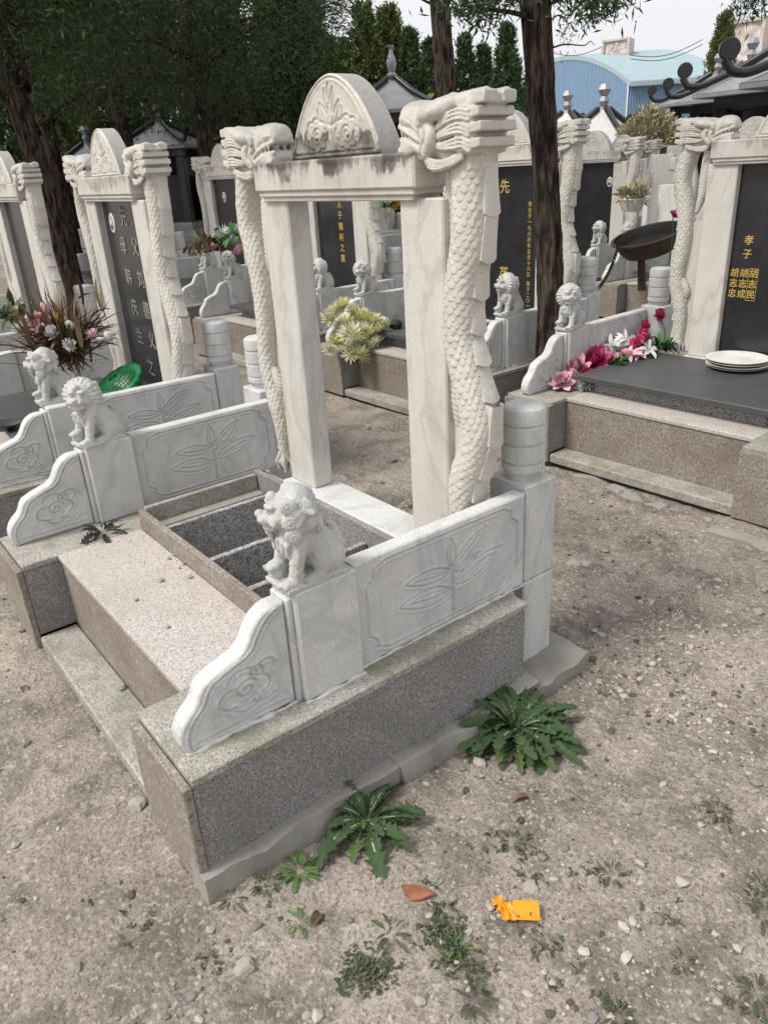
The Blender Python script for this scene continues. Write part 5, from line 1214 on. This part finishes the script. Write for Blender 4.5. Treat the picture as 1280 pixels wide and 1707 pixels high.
# rusty incense bowl with a chain
c = atd(1079, 392, 8.15); t = thing('incense_bowl', 'wide rusty iron incense bowl, tilted on a post above the white posts', 'incense burner', (c.x, c.y, c.z)); t.rotation_euler = (Matrix.Rotation(R(11), 3, (-_f).normalized()) @ Matrix.Rotation(R(7), 3, 'X')).to_euler()
Rb = .30; t.scale = (1.09,) * 3; prof = [(.001, -.17), (.16, -.168), (.215, -.15), (.26, -.09), (.275, -.03), (.295, -.012), (.318, .0), (.318, .012), (.292, .012), (.272, -.01), (.25, -.075), (.15, -.105), (.001, -.11)]
obj('bowl', MB().lathe(prof[:9], 56).build('bowl', IRON), t); obj('bowl_lining', MB().lathe(prof[8:], 56).build('bowl_lining', IRONK), t)
inv = (Matrix.Translation(t.location) @ t.rotation_euler.to_matrix().to_4x4() @ Matrix.Scale(1.09, 4)).inverted()
L0 = lambda u_, v_, D: inv @ atd(u_, v_, D)
bz = atz(1068, 478, .36); p0, p1 = L0(1070, 428, 8.15), inv @ Vector((atd(1070, 474, 8.15).x, atd(1070, 474, 8.15).y, .352)); obj('post', MB().tube([tuple(p0 + Vector((0, 0, .06))), tuple(p1)], [.032, .036], 12).build('post', IRON), t)
e0 = L0(1027, 394, 7.85); obj('handle', MB().tube(bez3([tuple(e0 + Vector((.03, .02, 0))), tuple(e0 + Vector((-.03, 0, -.04))), tuple(e0 + Vector((0, 0, -.09)))]), .012, 8).build('handle', IRONK), t)
ca, cb = e0 + Vector((0, 0, -.09)), L0(999, 478, 7.7); nl = 13
link = MB().tube([(.012 * math.cos(q) , 0, .027 * math.sin(q)) for q in np.linspace(0, 6.283, 17)], .0055, 6, caps=False).build('chain_link', IRONK)
for k in range(nl):
    f = (k + .5) / nl; p = ca.lerp(cb, f) + Vector((0, 0, -.035 * math.sin(f * 3.14))); q = (cb - ca).to_track_quat('Z', 'Y') @ Matrix.Rotation(k % 2 * math.pi / 2, 3, 'Z').to_quaternion()
    l_ = obj('chain_link', link, t, p, q.to_euler()); l_['kind'] = 'thing'
# small black pot and white paper on the slab behind the chrysanthemums
c = atz(660, 550, .462); o = obj('incense_pot', MB().lathe([(.001, 0), (.03, 0), (.05, .03), (.052, .05), (.04, .075), (.02, .085), (.001, .086)], 24).build('incense_pot', BLACK), None, tuple(c)); tag(o, 'small round black pot on the dark slab behind the yellow chrysanthemums', 'pot')

# ------------------------------------------------------------------ weeds, stones and litter on the ground
def rosette_leaf(L, W, seed, arch, lobes=5, droop=.9):
    """long toothed leaf of a dandelion-like rosette, pale midrib; grows along +X"""
    rg2 = np.random.default_rng(seed); n = 34; t = np.linspace(0, 1, n); a = arch - droop * t ** 1.2; st = L / (n - 1)
    x = np.concatenate([[0], np.cumsum(np.cos(a[1:]) * st)]); z = np.concatenate([[0], np.cumsum(np.sin(a[1:]) * st)])
    saw = 1 - .62 * ((t * lobes + .15) % 1.0) * (t < .93); w = W * (np.clip((t - .06) / .3, .12, 1) ** .9) * np.where(t > .72, np.clip((1.03 - t) / .31, 0, 1) ** .6, 1) * saw
    c = np.array([-1, -.55, -.075, 0, .075, .55, 1]); wob = .12 * W * noise3(t[:, None] * 9 + c * 2, c + 0 * t[:, None], s=seed)
    side = .25 * L * rg2.normal(0, .35) * t ** 2
    P = np.stack([x[:, None] + 0 * c - .25 * w[:, None] * np.abs(c), side[:, None] + w[:, None] * c, z[:, None] + .35 * w[:, None] * np.abs(c) ** 1.3 + wob * np.abs(c)], -1)
    tint = np.tile(np.array([.2, .45, 0, 0, 0, .45, .2]), (n, 1)) + rg2.uniform(0, .35) + .15 * noise3(t[:, None] * 6, c + 0 * t[:, None], s=seed + 5); tint = np.clip(tint, 0, .95)
    tint[:, 2:5] = np.where(t[:, None] < .58, 1.0, .55); m = MB().grid(P, True); m.uv = tint.ravel(); return m
DL = [rosette_leaf(1.0, .125 + .02 * (k % 3), 200 + k, .32 + .10 * (k % 3), 5 + k % 3, .78 + .14 * (k % 4)).build('rosette_leaf', DAND) for k in range(6)]
def rosette(name, label, p, n, Ls, seed, grp, mat=None, squash=1.0):
    rg2 = np.random.default_rng(seed); t = thing(name, label, 'weed', tuple(p), 0, grp)
    for i in range(n):
        f = i / n; a = i * 2.39996 + rg2.normal(0, .2); L = Ls * (1.0 - .45 * f) * rg2.uniform(.8, 1.12); wl = max(0, -math.cos(a) - .25) * (Ls > .15); L *= 1 - .28 * wl      # leaves on the wall side stand up against the footing
        obj('leaf', DL[i % 6], t, (.012 * math.cos(a), .012 * math.sin(a), .004 + .012 * f), (rg2.normal(0, .25), -(-.04 + .50 * f ** 1.6 + .75 * wl) + rg2.normal(0, .1), a), (L, L * rg2.uniform(.75, 1.25), L * rg2.uniform(.6, 1.3)), mat=mat or (DANDY if i % 7 == 3 else None))
    return t
DANDY = leafmat('rosette_leaf_pale', (.05, .085, .03), (.11, .15, .05), .6, (.40, .44, .34))
def gp0(u_, v_): p = atz(u_, v_, 0.0); p.z = gz(p.x, p.y); return p
rosette('rosette_weed', 'largest dark green rosette weed with white midribs, at the post of the empty grave', gp0(858, 1215), 105, .215, 1, 'rosette weeds')
rosette('rosette_weed', 'leafy dark rosette weed in the middle of the concrete footing edge', gp0(612, 1368), 32, .19, 2, 'rosette weeds')
rosette('rosette_weed', 'small bright green rosette weed left of the two large ones', gp0(499, 1450), 20, .062, 3, 'rosette weeds', WEEDB)
t = rosette('rosette_weed', 'black withered rosette lying on the granite bench by the left panel', atz(172, 889, .356), 13, .11, 4, None, plain('withered', (.025, .026, .022), .8)); t['category'] = 'dead plant'
WL = [((388, 1500), 0, 1, 'small weed at the front corner of the concrete footing'), ((440, 1480), 1, .9, 'small weed between the footing corner and the bright green rosette'), ((497, 1536), 2, 1, 'small weed tuft below the bright green rosette'), ((650, 1555), 0, 1.2, 'weed with a dead leaf right above the lower weed patch'),
    ((765, 1573), 2, 1.1, 'bright green weed sprig below the red brick shard'), ((850, 1398), 1, 1.1, 'faint dry weed tuft above the orange wrapper'), ((1020, 1455), 1, 1.1, 'faint weed tuft right of the orange wrapper'), ((1195, 1352), 3, 1.1, 'grey green weed tuft on bare sand near the right edge'),
    ((1268, 1478), 3, 1.0, 'upper one of two weed tufts at the right photo edge'), ((1272, 1528), 1, 1.2, 'lower one of two weed tufts at the right photo edge'), ((1030, 1690), 3, 1.2, 'weed tuft at the bottom edge right of the orange wrapper'), ((1262, 1655), 3, 1.4, 'weed tuft in the bottom right corner'),
    ((160, 1207), 2, .8, 'tiny weed sprout left of the granite step slab'), ((880, 1535), 0, .8, 'weed sprig just under the orange wrapper'), ((1135, 1600), 1, .7, 'tiny weed between the wrapper and the bottom right corner'), ((790, 1668), 3, 1.2, 'weed tuft at the bottom edge below the brick shard')]
for i, (px, k, s, lab) in enumerate(WL): rosette('small_weed', lab, gp0(*px), (9, 13, 8, 15)[k], (.042, .036, .040, .034)[k] * s, 50 + i, 'small weeds on the dirt', WEEDB if k == 2 else WEED)
def patch(label, pts, seed, n, rad):
    rg2 = np.random.default_rng(seed); m = MB(); tv = []
    for u_, v_ in pts:
        c = gp0(u_, v_)
        for i in range(n):
            s = sprig(seed * 100 + i, 6, .015 * rg2.uniform(.6, 1.4), .006, .0026, .35); dx, dy = rg2.normal(0, rad, 2); m.merge(s, T(c.x + dx, c.y + dy, gz(c.x + dx, c.y + dy) + .001)); tv.append(s.uv)
    m.uv = np.concatenate(tv); o = obj('ground_cover', m.build('ground_cover', WEED)); o['kind'] = 'stuff'; o['label'] = label; return o
patch('low weed patch below the brick shard', [(745, 1520), (760, 1550), (735, 1560), (770, 1600), (750, 1590)], 5, 19, .026)
patch('low weed patch near the bottom edge', [(600, 1590), (640, 1610), (620, 1630), (590, 1615)], 6, 17, .024)
patch('sparse ground weeds', [(1195, 1360), (1000, 1445), (860, 1400), (830, 1385), (440, 1480), (1265, 1480), (1030, 1685), (280, 1150), (1250, 1670), (880, 1440), (690, 1470), (980, 1630), (930, 1570), (1100, 1520), (350, 1600), (230, 1560)], 7, 6, .030)

def stone_mesh(seed, sub=2, flat=.6):
    import bmesh
    b = bmesh.new(); bmesh.ops.create_icosphere(b, subdivisions=sub, radius=1.0); rg2 = np.random.default_rng(seed)
    v = np.array([x.co for x in b.verts]); f = np.array([[x.index for x in q.verts] for q in b.faces]); b.free()
    for _ in range(9):
        n = rg2.normal(size=3); n /= np.linalg.norm(n); d = rg2.uniform(.55, .85); k = np.maximum(v @ n - d, 0); v = v - k[:, None] * n * .92
    v = v * (1 + .12 * noise3(v[:, 0] * 2.5, v[:, 1] * 2.5, v[:, 2] * 2.5, seed) + .05 * noise3(v[:, 0] * 7, v[:, 1] * 7, v[:, 2] * 7, seed))[:, None]; return v * np.array([1, rg2.uniform(.65, .95), flat * rg2.uniform(.7, 1.1)]), f
STM = []
for k in range(5): v, f = stone_mesh(400 + k, 4, .5); STM.append(MB().add(v, f, True).build('stone', STONE if k < 3 else STONEG))
SG = 'stones on the dirt path'
ST = [((955, 936), 14, 0, 'flat white stone, larger of a pale pair on the path right of the post'), ((978, 938), 9, 1, 'smaller white stone beside a larger one right of the post'), ((1118, 1248), 9, 3, 'brownish grey stone on the bare sand right of the big weed'), ((1262, 1017), 10, 0, 'white stone near the right edge at mid height'),
    ((1008, 915), 7, 1, 'small pale stone behind the white pair'), ((885, 1472), 15, 0, 'large pale stone just above the orange wrapper'), ((838, 1486), 7, 1, 'small stone at the upper left corner of the orange wrapper'), ((640, 1543), 11, 2, 'cream stone half under a weed left of the brick shard'), ((408, 1614), 17, 2, 'large pale stone at the lower left, alone on the dirt'),
    ((373, 1645), 8, 3, 'upper one of a few bluish stones at the bottom left'), ((318, 1660), 9, 3, 'bluish stone at the bottom left below the large pale one'), ((352, 1548), 9, 1, 'pale stone chip upright in the dirt below the footing corner'), ((1062, 1342), 9, 3, 'grey blue pebble in the sand right of the middle weed'), ((1062, 1375), 8, 4, 'dark grey stone under the blue grey pebble'),
    ((653, 766), 11, 3, 'round grey stone on the ground seen through the arch'), ((635, 800), 7, 4, 'small dark stone nearer on the ground seen through the arch'), ((615, 712), 7, 4, 'dark stone farther back on the ground seen through the arch'), ((1003, 1055), 8, 1, 'pale stone on the path beside the lower post block'), ((1085, 1000), 8, 1, 'pale stone in the gravel of the path'), ((955, 1065), 10, 3, 'rough grey stone close to the post base'), ((1000, 1135), 8, 0, 'pale stone on the dirt right of the post footing'),
    ((1190, 1190), 6, 0, 'tiny white stone at the right above the sand'), ((990, 1690), 9, 3, 'stone at the bottom edge near the lower weed tuft'), ((510, 1685), 8, 1, 'stone at the bottom edge left of the weed patch'), ((700, 1665), 10, 2, 'sandy stone at the bottom edge below the weed patch'), ((205, 1148), 9, 4, 'dark stone lying on the low granite step slab'), ((230, 1340), 16, 2, 'pale flat stone at the foot of the front corner slab'), ((45, 1240), 9, 4, 'brown stone on the dirt at the left edge'), ((25, 1405), 8, 2, 'pale stone at the left edge near the bottom'), ((1180, 860), 9, 0, 'white stone before the step of the right grave')]
for i, ((u_, v_), r, k, lab) in enumerate(ST):
    z = .052 if 'step slab' in lab else None; p = atz(u_, v_, z) if z else gp0(u_, v_); D = (p - Vector((CX, CY, CZ))).length; s = r * D / 1261 * .95
    o = obj('stone', STM[k], None, (p.x, p.y, p.z + s * .18), (.2 * math.sin(i), .2 * math.cos(i * 2), i * 1.7), s); tag(o, lab, 'stone', SG)
for i, (u_, v_, r) in enumerate(((268, 968, 6), (283, 931, 4), (308, 940, 4), (318, 962, 5), (290, 925, 4), (280, 1045, 4), (228, 1000, 4), (300, 947, 3))):
    p = atz(u_, v_, .356); s = r * (p - Vector((CX, CY, CZ))).length / 1261; o = obj('pebble', STM[(i + 2) % 5], None, (p.x, p.y, .354 + s * .3), (0, 0, i), s); tag(o, 'small pebble lying on the pink granite bench of the empty grave', 'pebble', 'pebbles on the granite bench')
def gravel(name, mat, n, size, boxes, seed, nb=12):
    rg2 = np.random.default_rng(seed); base = [stone_mesh(500 + seed * 20 + k, 1, .65) for k in range(nb)]; m = MB(); V, F, off = [], [], 0
    for (x0, x1, y0, y1, w) in boxes:
        k = int(n * w); x = rg2.uniform(x0, x1, k); y = rg2.uniform(y0, y1, k); keep = fbm(x * 1.6, y * 1.6, s=seed + 40, o=3) > rg2.normal(-.05, .25, k); x, y = x[keep], y[keep]
        ins = (x > -1.75) & (x < .05) & (y > -.03) & (y < 1.42); x, y = x[~ins], y[~ins]; z = gheight(x, y); s = size * np.exp(rg2.normal(0, .55, len(x)))
        for i in range(len(x)):
            v, f = base[i % nb]; a = rg2.uniform(0, 6.28); ca, sa = math.cos(a), math.sin(a); q = v * s[i]; V.append(np.stack([q[:, 0] * ca - q[:, 1] * sa + x[i], q[:, 0] * sa + q[:, 1] * ca + y[i], q[:, 2] + z[i] + s[i] * .15], -1)); F.append(f + off); off += len(v)
    m.add(np.concatenate(V), np.concatenate(F), False); o = obj(name, m.build(name, mat)); o['kind'] = 'stuff'; o['label'] = 'loose ' + name.replace('_', ' ') + ' on the dirt'
BX = [(.0, 1.5, 1.3, 2.9, .55), (-.1, 1.6, .3, 1.4, .12), (-1.6, 1.0, 1.4, 2.8, .25), (-2.6, .9, -1.6, 0.1, .25), (0, 1.3, -.4, .8, .08)]
gravel('pale_gravel', plain('pale_gravel', (.50, .46, .40), .9, .15, .35, 3), 4200, .0054, BX, 1)
gravel('grey_gravel', plain('grey_gravel', (.27, .25, .225), .9, .15, .4, 3), 2600, .0048, BX, 2)
gravel('brown_grit', plain('brown_grit', (.125, .10, .078), .9, .15, .4, 3), 2600, .0050, BX, 3)
gravel('fine_grit', plain('fine_grit', (.40, .35, .29), .9, .15, .45, 3), 9000, .0031, BX, 4)
# broken mortar strips in front of the right grave
for i, (u_, v_, w, h) in enumerate(((1060, 825, .34, .08), (1240, 900, .30, .10), (985, 790, .20, .06))):
    p = gp0(u_, v_); m = rough_block(-w / 2, w / 2, -h / 2, h / 2, -.02, .010, 30 + i, .012); o = obj('mortar_patch', m.build('mortar_patch', CONC), None, (p.x, p.y, p.z), (0, 0, -.05 + .1 * i)); tag(o, ('broken mortar strip on the path before the right grave step, middle one', 'broken mortar strip near the right edge, before the right grave', 'broken mortar strip nearest the banded post, before the right grave')[i], 'mortar', 'broken mortar strips')
# brick shard
p = gp0(693, 1484); v, f = stone_mesh(77, 3, .5); v = v * np.array([.052, .027, .024]); o = obj('brick_shard', MB().add(v, f).build('brick_shard', BRICK), None, (p.x, p.y, p.z + .006), (0, .1, R(35))); tag(o, 'broken red brick shard on the dirt left of the orange wrapper', 'brick')
# crumpled orange wrapper
p = gp0(862, 1516); n1, n2 = 60, 30; U, V_ = np.meshgrid(np.linspace(-1, 1, n1), np.linspace(-1, 1, n2), indexing='ij'); k = np.clip((-U + .05) / .8, 0, 1)
fold = np.abs(((U * 2.6 + V_ * 1.1) % 1) - .5) * 2; z = .003 + .010 * (1 - k) * (.35 + .25 * np.sin(V_ * 2.2)) + k * (.013 * fold + .004 * np.abs(noise3(U * 4, V_ * 4, s=4))) + .0006 * noise3(U * 9, V_ * 9, s=9); x = U * .040 - .006 * k * np.sin(V_ * 4); y = V_ * .019 * (1 - .25 * k * np.abs(U)) + .010 * k * np.sin(U * 5)
o = obj('wrapper', MB().grid(np.stack([x, y, z], -1), True).build('wrapper', ORANGE), None, (p.x, p.y, p.z + .009), (0, 0, R(48)), 1.28); tag(o, 'crumpled bright orange plastic wrapper on the dirt at the lower right', 'wrapper')
# dead leaves and straw
def straw():
    rg2 = np.random.default_rng(8); m = MB()
    for i in range(240):
        x, y = rg2.uniform(-.2, 1.5), rg2.uniform(-.3, 2.7)
        if x < .06 and y < 1.4: continue
        a = rg2.uniform(0, 6.28); L = rg2.uniform(.012, .05); t = np.linspace(0, 1, 4); c = rg2.normal(0, .5); P = np.stack([x + L * t * np.cos(a + c * t), y + L * t * np.sin(a + c * t), gz(x, y) + .003 + .003 * np.sin(t * 3)], -1); m.tube(P, .0007, 4, caps=False)
    return m
o = obj('straw', straw().build('straw', DRYL_S)) if False else obj('straw', straw().build('straw', plain('straw', (.20, .15, .095), .8))); o['kind'] = 'stuff'; o['label'] = 'bits of straw and dry stalks on the dirt'

# soup dish on the left grave's slab, and a fallen dry leaf near the step
p = atz(8, 716, .462); o = obj('dish', MB().lathe([(.001, .004), (.05, .004), (.085, .03), (.088, .034), (.08, .032), (.048, .010), (.001, .010)], 32).build('dish', BLACK), None, (p.x, p.y, .4605)); tag(o, 'small black dish at the left edge of the photo, on the left grave', 'dish')
for i, (u_, v_, lab) in enumerate(((40, 1143, 'curled brown leaf on the dirt at the left, beside the step slab'), (520, 1540, 'dry brown leaf on the dirt below the bright green rosette'), (880, 1330, 'dry leaf lying on the sand below the largest rosette weed'))):
    p = gp0(u_, v_); P, t_ = petal_strip(.05, .012, .5, -.9, 8, .5); m = MB().grid(P, True); m.uv = np.clip(t_, 0, .9); o = obj('dry_leaf', m.build('dry_leaf', DRYL), None, (p.x, p.y, p.z + .004), (.2, .3, i * 2.1)); tag(o, lab, 'leaf', 'dry leaves on the dirt')
